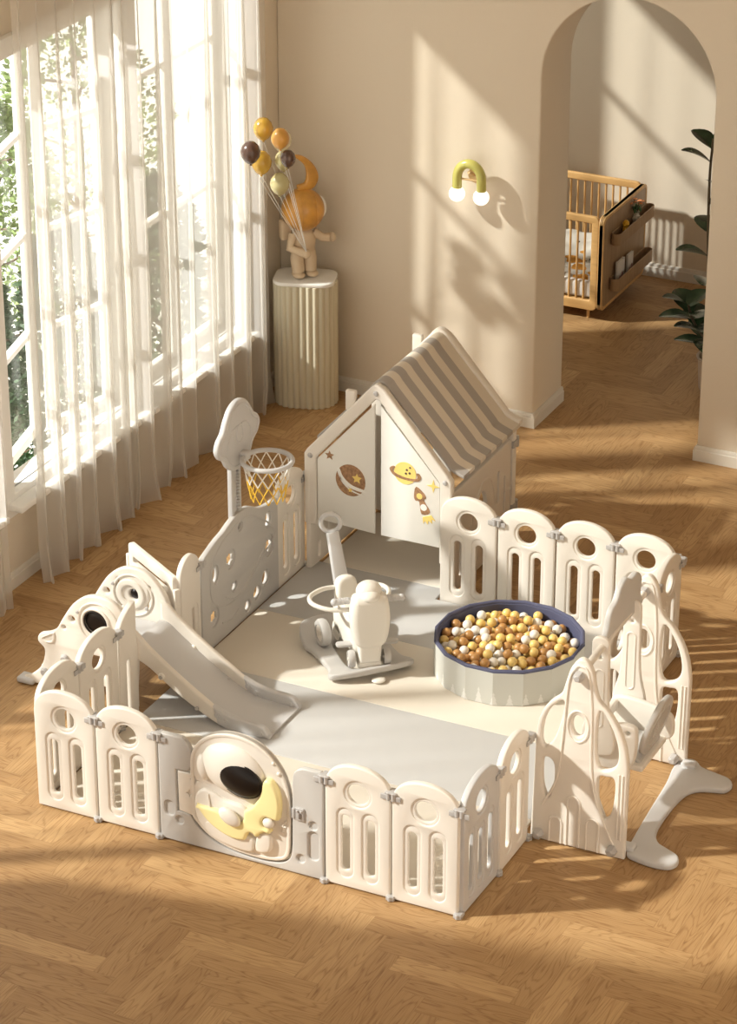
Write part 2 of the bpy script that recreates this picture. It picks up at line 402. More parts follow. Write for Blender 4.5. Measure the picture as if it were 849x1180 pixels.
# ------------------------------------------------------------------ trees outside
LEAF_D = mat('dark_conifer_leaf', (.024, .062, .016), .6, var=.3, bscale=6)
LEAF_L = mat('bright_leaf', (.20, .28, .085), .6, var=.3, bscale=6)
BARK = mat('bark', (.16, .11, .07), .9, .5, 30)
def tree(x, y, h, r, leaf, seed, label, n=5200, ls=.05):
    rng = random.Random(seed); z0 = -1.0
    t = thing('garden_tree', label, 'tree', (x, y, z0), group='trees beyond the window')
    m_ = MB(); m_.tube([(0, 0, 0), (.02, .02, h*.5), (0, 0, h*.92)], [.05, .035, .008])
    for i in range(9):
        a = i*2.4; z = h*(.2+.07*i); m_.tube([(0, 0, z), (r*.6*math.cos(a), r*.6*math.sin(a), z+.12)], [.015, .004], 6)
    obj('trunk', m_, BARK, t)
    bm = bmesh.new()
    for i in range(n):
        u = rng.random(); z = h*(.06+.94*u); rr = r*(1-u**1.6)**.6*(.55+.45*rng.random()**.5)*(1+.18*math.sin(9*u+seed))
        a = rng.uniform(0, 2*PI); rr *= 1+.2*math.sin(3*a+seed+u*5)
        c = Vector((rr*math.cos(a), rr*math.sin(a), z)); d = Vector((math.cos(a)+rng.uniform(-.8, .8), math.sin(a)+rng.uniform(-.8, .8), rng.uniform(-.3, 1.1))).normalized()
        s = d.cross(Vector((rng.uniform(-1, 1), rng.uniform(-1, 1), rng.uniform(-1, 1)))).normalized(); L = ls*rng.uniform(.6, 1.5)
        vs = [bm.verts.new(c+d*p*L+s*q*L*.28) for p, q in ((0, 0), (.45, 1), (1, 0), (.45, -1))]
        bm.faces.new(vs)
    f = obj('foliage', MB().take(bm), leaf, t); 
k = 0
for (x, y, h, r, lf, lab) in [
    (-2.15, 2.95, 2.15, .42, LEAF_D, 'dark green shrubby tree closest to the open casement window'),
    (-2.35, 4.12, 1.95, .38, LEAF_D, 'dark green shrub outside behind the middle of the sheer curtain'),
    (-2.35, 5.25, 1.85, .38, LEAF_D, 'dark green shrub outside behind the curtain near the room corner'),
    (-3.85, 5.65, 2.05, .56, LEAF_L, 'bright green tree seen through the upper casement panes'),
    (-4.2, 7.3, 2.3, .7, LEAF_L, 'bright green tree farther out behind the sheer curtain')]:
    tree(x, y, h, r, lf, 11+k, lab); k += 1

# ------------------------------------------------------------------ play fence
HZ = .52
def clip(p, x, y=0, zt=.5):
    m_ = MB()
    m_.box((x-.026, y-.019, zt), (.040, .006, .024), .002); m_.box((x+.026, y-.019, zt), (.040, .006, .024), .002)
    m_.cyl((x-.010, y-.020, zt-.012), (x-.010, y-.020, zt+.026), .009, bev=.002); m_.cyl((x+.012, y-.020, zt-.012), (x+.012, y-.020, zt+.026), .009, bev=.002)
    m_.box((x, y-.012, zt+.022), (.05, .03, .010), .003)
    m_.box((x, y+.0, zt+.020), (.03, .045, .012), .003)
    obj('hinge_clip', m_, CLIP, p)
    m_ = MB(); m_.box((x, y-.006, .012), (.036, .044, .022), .004); m_.cyl((x, y-.026, .002), (x, y-.026, .024), .009, bev=.002); obj('floor_clip', m_, CLIP, p)
def panel_mesh(w, slots, zh=.468, top=.60, hr=.049):
    g = .004; a = w/2-g; arcn = 24; z1 = .500; e_ = 2/2.05
    pw = lambda v: math.copysign(abs(v)**e_, v)
    pts = [(-a, .006), (a, .006), (a, z1-.012)]+[(a*.985*pw(math.cos(PI*i/arcn)), z1+(top-z1)*pw(math.sin(PI*i/arcn))) for i in range(arcn+1)]+[(-a, z1-.012)]
    m_ = MB(); sw = .040; ow = .074 if len(slots) < 3 else .062
    big = [circ(0, zh, hr+.013)]+[slot(x, .052, .388 if abs(x) > .01 or len(slots) < 3 else .365, ow) for x in slots] if zh else [slot(x, .08, .33, ow) for x in slots]
    small = [circ(0, zh, hr)]+[slot(x, .084, .355 if abs(x) > .01 or len(slots) < 3 else .335, sw) for x in slots] if zh else [slot(x, .10, .31, .022) for x in slots]
    m_.shape(pts, big, t=.030, bev=.007, M=ST)
    for b, s_ in zip(big, small):
        m_.shape(inset(ccw(b), -.006), [s_], t=.019, bev=.004, M=ST, seg=2)
    return m_.done()
def fence_panel(w, slots, matl, label, loc, rz, group='arched fence panels of the play pen', clipx=None, zh=.468):
    t = thing('play_fence_panel', label, 'fence panel', loc, rz, group)
    obj('arched_board', panel_mesh(w, slots, zh), matl, t); clip(t, w/2 if clipx is None else clipx)
    return t
PW = .308
fr = [(0, 'cream arched fence panel at the far left end of the front row'), (1, 'cream arched fence panel in the front row just left of the gate'),
      (3, 'cream arched fence panel in the front row just right of the gate'), (4, 'cream arched fence panel in the front row at the near corner')]
first = None
for i, lab in fr:
    x = PW*(i+.5) if i < 2 else 2*PW+.794+PW*(i-3+.5)
    if first is None: first = fence_panel(PW, (-.058, .058), CREAM, lab, (x, 0, 0), 0)
    else: dup(first, (x, 0, 0), 0, lab)
XR = 2.026
fence_panel(.35, (-.092, 0, .092), LGREY, 'grey three slotted fence panel turning the near corner of the pen', (XR+.002, .178, 0), PI/2+R(-1))
for k, lab in enumerate(['leftmost cream arched panel of the back row beside the playhouse', 'second cream arched panel of the back row, left half behind the ball pit',
                         'third cream arched panel of the back row, behind the right side of the ball pit', 'cream arched panel at the right end of the back row']):
    dup(first, (.785+PW*(k+.5), 2.505+.001*k, 0), R(-.6), lab)
dup(first, (XR+.008, .51, 0), PI/2, 'cream arched fence panel between the grey corner panel and the near swing frame')
for k, lab in enumerate(['cream fence panel directly behind the far swing frame', 'middle cream fence panel on the right side behind the swing', 'cream fence panel turning the far right corner of the pen']):
    dup(first, (XR+.012, 1.71+.31*k, 0), PI/2, lab)
wide = fence_panel(.338, (-.064, .064), CREAM, 'cream panel on the left side next to the front left corner', (0, .183, 0), PI/2)
dup(wide, (0, .521, 0), PI/2, 'cream panel on the left side, second back from the front left corner')
t = thing('play_fence_panel', 'narrow cream half panel on the left side joining the near slide side', 'fence panel', (0, .772, 0), PI/2, 'arched fence panels of the play pen')
hp = [(-.078, .006), (.082, .006), (.082, .602)]+smooth([(.060, .600), (.010, .582), (-.040, .550), (-.074, .505)], 4, False)
m_ = MB(); m_.shape(hp, [rrect(-.012, .06, .022, .34, .016)], t=.030, bev=.006, M=ST); m_.shape(rrect(-.020, .052, .030, .348, .02), [rrect(-.010, .062, .020, .338, .014)], t=.019, bev=.003, M=ST, seg=2); obj('arched_board', m_, CREAM, t)
fence_panel(.196, (.030,), CREAM, 'narrow cream panel between the slide and the grey hoop panel', (0, 1.366, 0), PI/2, zh=0)
dup(first, (0, 2.395, 0), PI/2, 'cream panel between the grey hoop panel and the playhouse')
# board guarding the rear of the slide
t = thing('slide_guard_panel', 'cream slotted board standing at an angle behind the slide top', 'fence panel', (-.20, 1.385, 0), math.atan2(-.239, .376))
m_ = MB(); m_.shape(rrect(-.225, .006, .225, .525, .02), [slot_ for slot_ in [rrect(-.18, .43, .17, .465, .012), rrect(-.18, .09, -.03, .36, .03), rrect(.02, .09, .17, .36, .03)]], t=.03, bev=.006, M=ST)
obj('board', m_, CREAM, t)
each('hinge_rod', [lambda k: k.box((-.238, 0, .23), (.022, .034, .45), .005), lambda k: k.box((.238, -.002, .24), (.02, .03, .46), .005)], CREAM, t)

# gate ---------------------------------------------------------------
t = thing('play_gate', 'wide grey gate panel in the front row with a round astronaut relief door', 'gate', (2*PW, 0, 0))
left = [(.004, .006), (.790, .006), (.790, .515), (.775, .528), (.695, .528)]
opn = smooth([(.668, .515), (.650, .490), (.645, .44)], 4, False)+smooth([(.645, .40), (.644, .25), (.640, .11), (.622, .062), (.58, .036), (.50, .024), (.40, .026), (.31, .040), (.235, .072), (.180, .115), (.152, .158)], 3, False)
rest = [(.088, .160), (.086, .366), (.148, .370)]+smooth([(.150, .372), (.168, .42), (.168, .455), (.160, .480), (.140, .510), (.118, .528)], 4, False)+[(.018, .528), (.004, .515)]
m_ = MB()
hl = [rrect(.722, .10, .762, .225, .016), circ(.742, .262, .014, n=16), circ(.682, .085, .014, n=16), rrect(.034, .135, .068, .195, .014), circ(.100, .117, .014, n=16)]
m_.shape(left+opn+rest, [inset(ccw(h), -.006) for h in hl], t=.030, bev=.006, M=ST)
for h in hl: m_.shape(inset(ccw(h), -.010), t=.012, bev=.002, M=ST, seg=1)
obj('gate_frame', m_, GREY, t)
m_ = MB(); plate = smooth([(.160, .40), (.168, .47), (.205, .535), (.265, .580), (.335, .604), (.41, .606), (.485, .585), (.55, .542), (.600, .475), (.628, .395), (.636, .30), (.634, .20), (.630, .11), (.612, .066), (.57, .045), (.50, .034), (.40, .036), (.32, .050), (.245, .080), (.19, .125), (.165, .156)], 4, False)
def star(cx_, cy_, r, k=4, q=.35): return [(cx_+(r if i % 2 == 0 else r*q)*math.sin(PI*i/k), cy_+(r if i % 2 == 0 else r*q)*math.cos(PI*i/k)) for i in range(2*k)]
door_h = [star(.178, .336, .022), star(.151, .262, .017)]
m_.shape(plate+[(.098, .166), (.096, .362), (.155, .362)], door_h, t=.030, bev=.006, M=ST)
for h_ in door_h: m_.shape(inset(ccw(h_), -.004), t=.012, bev=.001, M=ST, seg=1)
m_.shape(inset(ccw(plate), .0), [inset(ccw(plate), .016)], t=.036, bev=.004, M=ST)
for p in ((.560, .52, .008), (.585, .475, .010), (.615, .25, .006), (.60, .20, .008)): m_.ball((p[0], -.018, p[1]), (p[2], .007, p[2]), u=12, v=8)
m_.tube([(.602, -.018, .238), (.602, -.018, .208)], .004, 8); m_.tube([(.588, -.018, .223), (.616, -.018, .223)], .004, 8)
door = obj('gate_door', m_, CREAM, t)
m_ = MB(); m_.ball((.367, -.014, .44), (.150, .050, .118), rot=RY(R(12)), u=36, v=20); m_.ball((.230, -.016, .418), (.032, .032, .062), rot=RY(R(-10))); obj('astronaut_helmet', m_, CREAM, door)
m_ = MB(); m_.ball((.413, -.040, .418), (.108, .036, .078), rot=RY(R(17)), u=36, v=20); m_.tube([Matrix.Rotation(R(17), 3, 'Y') @ Vector((.106*math.cos(2*PI*i/36), 0, .076*math.sin(2*PI*i/36)))+Vector((.413, -.046, .418)) for i in range(36)], .005, 8, True); obj('helmet_visor', m_, BLACK, door, label='glossy black oval visor')
m_ = MB(); BD = lambda d: T((0, -d, 0)) @ ST
m_.shape(smooth([(.185, .20), (.19, .275), (.225, .312), (.27, .308), (.33, .285), (.42, .275), (.45, .22), (.40, .14), (.30, .10), (.22, .12)]), t=.034, bev=.012, M=BD(.016))
m_.shape(smooth([(.235, .16), (.24, .110), (.285, .078), (.38, .060), (.455, .062), (.468, .095), (.462, .135), (.40, .15), (.30, .17)]), t=.030, bev=.012, M=BD(.020))
m_.shape(smooth([(.478, .135), (.476, .080), (.505, .072), (.545, .092), (.552, .150), (.53, .175), (.50, .17)]), t=.032, bev=.012, M=BD(.021))
m_.ball((.365, -.052, .225), (.056, .020, .036), rot=RY(R(28))); m_.ball((.545, -.040, .238), (.027, .018, .024))
m_.tube([(.255, -.034, .30), (.262, -.036, .25), (.27, -.036, .20)], .003, 6)
obj('astronaut_body', m_, CREAM, door)
moon = smooth([(.202, .243), (.225, .238), (.317, .236), (.365, .206), (.405, .202), (.425, .225), (.432, .268), (.470, .300), (.502, .355), (.515, .410), (.532, .444), (.562, .440), (.590, .395), (.600, .330), (.592, .262)], 4, False)+smooth([(.580, .258), (.555, .262), (.530, .262), (.514, .240), (.520, .216), (.545, .206), (.553, .190)], 3, False)+smooth([(.545, .183), (.525, .186), (.500, .170), (.492, .156), (.478, .152)], 3, False)+smooth([(.470, .164), (.455, .166), (.440, .150), (.428, .122), (.37, .116), (.306, .136), (.25, .172), (.212, .215)], 3, False)
m_ = MB(); m_.shape(moon, t=.046, bev=.014, M=BD(.026), seg=4); obj('crescent_moon', m_, YEL, door, label='pale yellow crescent moon relief')
m_ = MB(); m_.box((.652, -.017, .305), (.016, .012, .05), .003); m_.box((.682, -.017, .305), (.040, .010, .062), .004)
for x in (.672, .69): m_.box((x, -.024, .322), (.009, .008, .008), .002)
obj('gate_latch', m_, CLIP, t)
m_ = MB(); m_.box((.684, -.024, .300), (.010, .006, .026), .002); obj('latch_slot', m_, mat('latch_dark', (.16, .13, .11), .5), t)
clip(t, .794)

# grey panel with basketball hoop --------------------------------------
t = thing('hoop_fence_panel', 'grey fence panel on the left side with cut-out shapes carrying the basketball hoop', 'fence panel', (0, 1.462, 0), PI/2)
top = smooth([(.79, .515), (.70, .520), (.61, .540), (.53, .580), (.47, .602), (.38, .606), (.30, .590), (.24, .572), (.17, .560), (.08, .535), (.01, .512)], 4, False)
hl = [circ(.405, .530, .016, n=16), circ(.690, .440, .024, .036, 20), circ(.695, .295, .040, .050, 24), circ(.15, .385, .022, .042, 20), circ(.335, .235, .02, .02, 16),
      circ(.655, .135, .030, .036, 20), circ(.565, .095, .032, .030, 20), circ(.465, .068, .022, .024, 20), circ(.130, .165, .036, .044, 24), circ(.300, .40, .038, .044, 24)]
m_ = MB(); m_.shape([(.004, .006), (.794, .006)]+top, [inset(ccw(h), -.008) for h in hl], t=.030, bev=.006, M=ST)
for h, st in zip(hl, (0, 0, 1, 0, 0, 0, 0, 0, 1, 1)):
    cxx = sum(p[0] for p in h)/len(h); czz = sum(p[1] for p in h)/len(h)
    m_.shape(inset(ccw(h), -.012), [star(cxx, czz, .036, 6, .68) if st else h], t=.012, bev=.002, M=ST, seg=1)
pl = smooth([(.10, .42), (.16, .50), (.28, .545), (.45, .56), (.60, .49), (.72, .39), (.74, .32), (.60, .26), (.42, .17), (.22, .18), (.10, .28)], 6)
m_.tube([(x, -.014, z) for x, z in pl], .005, 6, True)
m_.tube([(x, -.014, z) for x, z in smooth([(.24, .22), (.35, .17), (.50, .22), (.66, .32)], 6, False)], .005, 6)
m_.tube([(x, -.014, z) for x, z in smooth([(.20, .10), (.29, .075), (.36, .10)], 6, False)], .005, 6)
obj('cutout_board', m_, GREY, t)
t = thing('basketball_hoop', 'grey toy basketball hoop with net rising above the grey fence panel', 'basketball hoop', (0, 1.86, 0))
m_ = MB()
for y in (-.034, .034): m_.box((-.012, y, .74), (.026, .026, .52), .005)
m_.box((-.012, 0, .74), (.010, .05, .50), .002)
for i in range(24): m_.box((-.002, .018, .56+i*.017), (.016, .018, .008), .002)
obj('post', m_, LGREY, t)
bo = [(.0, -.172), (.065, -.163), (.115, -.125), (.142, -.085), (.188, -.055), (.212, -.01), (.192, .035), (.150, .065), (.118, .112), (.070, .160), (.0, .180)]
bo = smooth(bo+[(-x, z) for x, z in bo[-2:0:-1]], 4)
m_ = MB(); Mb = T((.018, -.02, 1.03)) @ SX
m_.shape(bo, t=.032, bev=.010, M=Mb); bi = inset(ccw(bo), .022)
m_.tube([Mb @ Vector((x, y, .016)) for x, y in bi], .004, 6, True)
m_.tube([Mb @ Vector((x, y, .016)) for x, y in circ(0, .01, .03, .045, 20)], .004, 6, True)
for s in (-1, 1): m_.tube([Mb @ Vector((s*x, y, .016)) for x, y in smooth([(.02, .055), (.07, .045), (.11, .0), (.115, -.04)], 5, False)], .004, 6)
obj('backboard', m_, LGREY, t)
rc = Vector((.172, -.005, .918)); rr = .120
m_ = MB(); m_.tube([rc+Vector((rr*math.cos(a), rr*math.sin(a), 0)) for a in [2*PI*i/40 for i in range(40)]], .012, 12, True)
m_.box((.045, .0, .918), (.05, .05, .045), .008); obj('rim', m_, LGREY, t)
def net(z0, z1, r0, r1, zz0, zz1):
    m_ = MB(); n = 12
    for i in range(n):
        for s in (-1, 1):
            P = []
            for q in range(9):
                v = q/8; z = z0+(z1-z0)*v
                a = 2*PI*(i+s*v*2)/n; r = r0+(r1-r0)*v
                if zz0-1e-6 <= v <= zz1+1e-6: P.append(rc+Vector((r*math.cos(a), r*math.sin(a), z)))
            if len(P) > 1: m_.tube(P, .0032, 6)
    return m_
obj('net_upper', net(-.008, -.20, rr-.004, .080, 0, .5), WHITE, t, label='white upper part of the net')
obj('net_lower', net(-.008, -.20, rr-.004, .080, .5, 1), mat('net_yellow', (.80, .50, .05), .5), t, label='yellow lower part of the net')

# slide ---------------------------------------------------------------
t = thing('toddler_slide', 'cream toddler slide with grey chute dropping into the pen at the left', 'slide', (0, 0, 0))
so = smooth([(-.650, .03), (-.60, .05), (-.545, .10), (-.520, .15), (-.512, .21), (-.545, .245), (-.535, .285), (-.485, .305), (-.440, .335), (-.405, .395), (-.345, .485), (-.275, .540), (-.205, .556), (-.135, .542), (-.075, .495), (-.035, .435), (-.012, .36), (-.010, .25), (-.02, .12)], 4, False)+[(-.022, .012), (-.10, .012), (-.12, .06), (-.16, .085), (-.42, .085), (-.48, .06), (-.52, .012), (-.655, .012)]
for s, (y, lab) in enumerate(((.905, None), (1.225, None))):
    m_ = MB(); hl = [circ(-.352, .405, .015, n=16), circ(-.398, .352, .010, n=12), rrect(-.28, .14, -.12, .24, .03)]
    if s == 0: hl.append(circ(-.222, .418, .060, .060, 32))
    else: hl += [circ(-.205, .418, .026, .026, 24), smooth([(-.300, .475), (-.285, .485), (-.288, .40), (-.268, .355), (-.282, .345), (-.303, .395)], 4), smooth([(-.125, .475), (-.11, .465), (-.105, .40), (-.13, .345), (-.143, .358), (-.125, .41)], 4)]
    m_.shape(so, hl, t=.032, bev=.009, M=T((0, y, 0)) @ ST)
    m_.tube([(x, y-.017, z) for x, z in circ(-.21, .415, .105, n=40)], .006, 8, True)
    m_.shape(circ(-.222, .418, .078, n=40), [circ(-.222, .418, .062 if s == 0 else .044, n=32)], t=.046, bev=.008, M=T((0, y-.003, 0)) @ ST)
    m_.shape(smooth([(-.525, .27), (-.49, .295), (-.45, .315), (-.455, .26), (-.50, .25)], 3), [smooth([(-.515, .270), (-.49, .285), (-.462, .300), (-.466, .268), (-.50, .26)], 3)], t=.044, bev=.004, M=T((0, y, 0)) @ ST, seg=1)
    sp_ = obj('side_panel', m_, CREAM, t)
    m_ = MB()
    if s == 0: m_.ball((-.222, y-.004, .418), (.061, .022, .061)); m_.tube([(x, y-.022, z) for x, z in circ(-.222, .418, .058, n=32)], .0045, 8, True)
    else: m_.ball((-.200, y-.002, .420), (.027, .018, .027))
    obj('visor', m_, BLACK, sp_, label='black round visor')
    each('bolt_cover', [lambda k, x=x, z=z: k.cyl((x, y-.016, z), (x, y-.036, z), .022, .018, bev=.004) for x, z in ((-.398, .19), (-.512, .092))], CLIP, sp_)
    each('bolt_cover', [lambda k, x=x, z=z: k.cyl((x, y-.014, z), (x, y-.028, z), .010, .008, bev=.002) for x, z in ((-.315, .455), (-.135, .36))], CLIP, sp_)
each('foot_pad', [lambda k, y=y: k.box((-.62, y, .020), (.09, .07, .03), .01) for y in (.905, 1.225)], LGREY, t)
for x, z in ((-.50, .09), (-.40, .19)):
    m_ = MB(); m_.box((x, 1.065, z), (.11, .29, .03), .008); obj('step', m_, CREAM, t)
m_ = MB(); m_.box((-.20, 1.065, .285), (.29, .29, .03), .008); obj('platform', m_, LGREY, t)
prof = smooth([(-.06, .325), (-.01, .315), (.05, .270), (.20, .165), (.34, .080), (.44, .040), (.55, .030), (.665, .028)], 5, False)
def ribbon(P, th, y0, y1, bev=.004):
    up = [Vector(p) for p in P]; low = [Vector((x, z-th)) for x, z in P]
    return MB().shape([tuple(p) for p in up]+[tuple(p) for p in low[::-1]], t=y1-y0, bev=bev, M=T((0, (y0+y1)/2, 0)) @ ST, seg=2)
obj('chute_bed', ribbon(prof, .022, .925, 1.205), LGREY, t)
for y in (.915, 1.215):
    m_ = MB(); wl = smooth([(-.06, .425), (-.02, .405), (.05, .340), (.20, .230), (.34, .140), (.385, .110)], 4, False)+smooth([(.41, .028), (.36, .045), (.20, .130), (.05, .235), (-.04, .275)], 4, False)+[(-.06, .28)]
    m_.shape(wl, t=.030, bev=.011, M=T((0, y, 0)) @ ST)
    m_.ball((.113, y-.016, .212), (.018, .012, .018)); wp = obj('chute_side', m_, CREAM, t)
    each('bolt_cover', [lambda k, x=x, z=z: k.cyl((x, y-.02, z), (x, y-.033, z), .009, bev=.002) for x, z in ((.113, .212), (.30, .095))], CLIP, wp)
    m_ = MB(); gl_ = smooth([(.375, .120), (.43, .098), (.50, .082), (.58, .078), (.635, .070), (.668, .035)], 4, False)+[(.668, .014), (.45, .014), (.40, .030)]
    m_.shape(gl_, t=.034, bev=.009, M=T((0, y, 0)) @ ST)
    for x, z in ((.40, .078), (.445, .055), (.63, .035)): m_.cyl((x, y-.016, z), (x, y-.021, z), .014, bev=.002); m_.cyl((x, y-.02, z), (x, y-.025, z), .007, bev=.001)
    obj('chute_end', m_, LGREY, t)

# playhouse -----------------------------------------------------------
hx, hy0, hy1 = .430, 2.53, 3.30       # centre line, front and rear faces
t = thing('playhouse', 'cream toy playhouse with striped grey roof and planet pictures on its doors', 'playhouse', (0, 0, 0))
fo = [(.03, .006), (.03, .655), (.045, .680)]+[(.385, 1.065)]+smooth([(.395, 1.076), (.430, 1.100), (.475, 1.076)], 5, False)+[(.815, .690), (.838, .655), (.838, .006), (.775, .006), (.775, .640), (.445, 1.020), (.425, 1.020), (.095, .640), (.095, .006)]
ff = [(x, max(z, .27 if x < .43 else .20)) for x, z in fo]
m_ = MB(); m_.shape(ff, t=.045, bev=.010, M=T((0, hy0, 0)) @ ST); m_.box((.285, hy0, .985), (.055, .030, .11), .008)
f1 = obj('front_frame', m_, CREAM, t)
each('bolt_cover', [lambda k, x=x, z=z: k.cyl((x, hy0-.02, z), (x, hy0-.032, z), .015, .011, n=8, bev=.003) for x, z in ((.430, 1.055), (.066, .650), (.805, .650))], CLIP, f1)
m_ = MB(); m_.shape(fo, t=.045, bev=.010, M=T((0, hy1, 0)) @ ST); m_.box((.285, hy1, .985), (.055, .030, .12), .008)
m_.shape([(.09, .02), (.78, .02), (.78, .60), (.09, .60)], [rrect(.15, .10, .38, .5, .03), rrect(.48, .10, .71, .5, .03)], t=.02, bev=.003, M=T((0, hy1, 0)) @ ST)
obj('rear_frame', m_, CREAM, t)
for k, x in enumerate((.052, .816)):
    m_ = MB(); yc0, yc1 = hy0+.026-.05*(k == 0), hy1-.03; yl = yc1-yc0
    hl = [smooth([(.30, .22), (.35, .20), (.41, .24), (.42, .36), (.37, .43), (.32, .40)], 4), slot(.56, .28, .46, .03), slot(.64, .10, .40, .022), slot(.10, .04, .13, .025) if k == 0 else slot(.10, .08, .28, .03)]
    m_.shape(rrect(.0, .012, yl, .575, .012), hl, t=.026, bev=.006, M=T((x, yc0, 0)) @ SX)
    for q in (-1, 1): m_.tube([(x+q*.012, yc0+a, z) for a, z in smooth([(.20, .05), (.22, .30), (.33, .47), (.46, .46), (.52, .30)], 6, False)], .006, 6)
    sd = obj('side_wall', m_, CREAM, t)
each('corner_clip', [lambda k, z=z: k.cyl((.83, 3.335, z-.03), (.83, 3.335, z+.03), .014, bev=.003).box((.835, 3.30, z), (.014, .05, .04), .004) for z in (.18, .54)], CLIP, t)
# roof sheet, with the stripes as its pattern
rm = bpy.data.materials.new('roof_stripes'); rm.use_nodes = True; nt = rm.node_tree; b = nt.nodes['Principled BSDF']; tc = nt.nodes.new('ShaderNodeTexCoord'); sx = nt.nodes.new('ShaderNodeSeparateXYZ')
nt.links.new(tc.outputs['Object'], sx.inputs[0])
def mth(nt, op, a, b_=None):
    n = nt.nodes.new('ShaderNodeMath'); n.operation = op
    for i, v in enumerate((a, b_)):
        if v is None: continue
        if isinstance(v, (int, float)): n.inputs[i].default_value = v
        else: nt.links.new(v, n.inputs[i])
    return n.outputs[0]
fr_ = mth(nt, 'FRACT', mth(nt, 'DIVIDE', mth(nt, 'SUBTRACT', sx.outputs[1], hy0+.032), .133))
st_ = mth(nt, 'MULTIPLY', mth(nt, 'LESS_THAN', fr_, .52), mth(nt, 'LESS_THAN', sx.outputs[1], hy0+.032+.133*5))
mx = nt.nodes.new('ShaderNodeMix'); mx.data_type = 'RGBA'; mx.inputs[6].default_value = (.72, .65, .55, 1); mx.inputs[7].default_value = (.41, .375, .345, 1)
nt.links.new(st_, mx.inputs[0]); nt.links.new(mx.outputs[2], b.inputs['Base Color']); b.inputs['Roughness'].default_value = .65
rt = smooth([(.075, .735), (.20, .870), (.36, 1.045), (.395, 1.088), (.430, 1.103), (.465, 1.088), (.50, 1.045), (.66, .870), (.775, .745), (.800, .715), (.825, .700), (.880, .680)], 4, False)
cs = [(x, z-.020) for x, z in rt[::-1]]
m_ = MB(); m_.shape(rt+cs, t=hy1-hy0-.07, bev=.006, M=T((0, (hy0+hy1)/2, 0)) @ ST, seg=2)
roof = obj('roof', m_, rm, t, label='cream roof sheet with grey stripes')
m_ = MB(); rtr = [(x, z+.016) for x, z in rt]
m_.shape(rtr+[(x, z-.030) for x, z in rtr[::-1]], t=.045, bev=.008, M=T((0, hy1-.03, 0)) @ ST, seg=2)
obj('roof_edge', m_, CREAM, roof)
# swing doors with their prints
BRN = mat('print_brown', (.36, .20, .105), .5, var=.25, bscale=60); PYEL = mat('print_yellow', (.88, .66, .20), .5); PDK = mat('print_dark', (.10, .07, .06), .5); PWH = mat('print_white', (.9, .88, .84), .5)
yd = hy0-.006
def door_(outline, name='door'):
    m_ = MB(); m_.shape(outline, t=.014, bev=.004, M=T((0, yd, 0)) @ ST, seg=2); return obj(name, m_, BOARD, t)
dl = door_([(.100, .300), (.418, .284), (.418, .992), (.100, .634)]); dr = door_([(.452, .284), (.772, .284), (.772, .634), (.452, .992)])
def pr_(name, shp, m, par, d=0):
    m_ = MB()
    for s_ in shp: m_.shape(s_, t=.003, bev=.0005, M=T((0, yd-.0078-d, 0)) @ ST, seg=1)
    return obj(name, m_, m, par)
def rot(P, c, a): return [(c[0]+(x-c[0])*math.cos(a)-(y-c[1])*math.sin(a), c[1]+(x-c[0])*math.sin(a)+(y-c[1])*math.cos(a)) for x, y in P]
pr_('printed_planet', [circ(.286, .553, .082, .086)], BRN, dl)
pr_('planet_band', [rot(smooth([(.20, .575), (.24, .545), (.30, .535), (.372, .555), (.372, .540), (.30, .515), (.235, .525), (.196, .557)], 4), (.286, .545), R(-28)), rot(smooth([(.21, .54), (.24, .52), (.30, .508), (.36, .522), (.36, .516), (.30, .500), (.235, .512)], 4), (.286, .52), R(-28))], PWH, dl, .001)
pr_('printed_star', [star(.322, .570, .028, 5, .5), star(.285, .500, .014, 5, .5)], PYEL, dl, .002)
pr_('printed_star', [star(.170, .667, .026, 5, .45)], BRN, dl)
pr_('printed_planet', [circ(.585, .655, .060)], PYEL, dr)
pr_('planet_ring', [rot(smooth([(.500, .655), (.515, .675), (.53, .672), (.518, .652), (.54, .640), (.59, .634), (.64, .640), (.652, .652), (.645, .672), (.662, .672), (.672, .652), (.655, .630), (.59, .620), (.53, .625)], 4), (.585, .65), R(-6))], BRN, dr, .001)
pr_('planet_dots', [circ(.595, .675, .006, n=8), circ(.610, .660, .006, n=8), circ(.590, .655, .006, n=8), circ(.612, .690, .005, n=8)], PDK, dr, .002)
pr_('printed_sparkle', [star(.738, .615, .036, 4, .3)], PYEL, dr)
RC = (.675, .520); RA = R(22)
pr_('printed_rocket', [rot(smooth([(.675, .600), (.645, .555), (.645, .530), (.662, .520), (.650, .455), (.700, .455), (.690, .520), (.705, .530), (.705, .555)], 3), RC, RA)], BRN, dr)
pr_('rocket_window', [rot(circ(.675, .487, .018, n=16), RC, RA)], PWH, dr, .001)
pr_('rocket_light', [rot(circ(.675, .548, .017, n=8), RC, RA)], PYEL, dr, .001)
pr_('rocket_flame', [rot([(.650, .440), (.700, .440), (.712, .405), (.695, .418), (.688, .395), (.675, .415), (.662, .395), (.655, .418), (.640, .405)], RC, RA)], PYEL, dr)

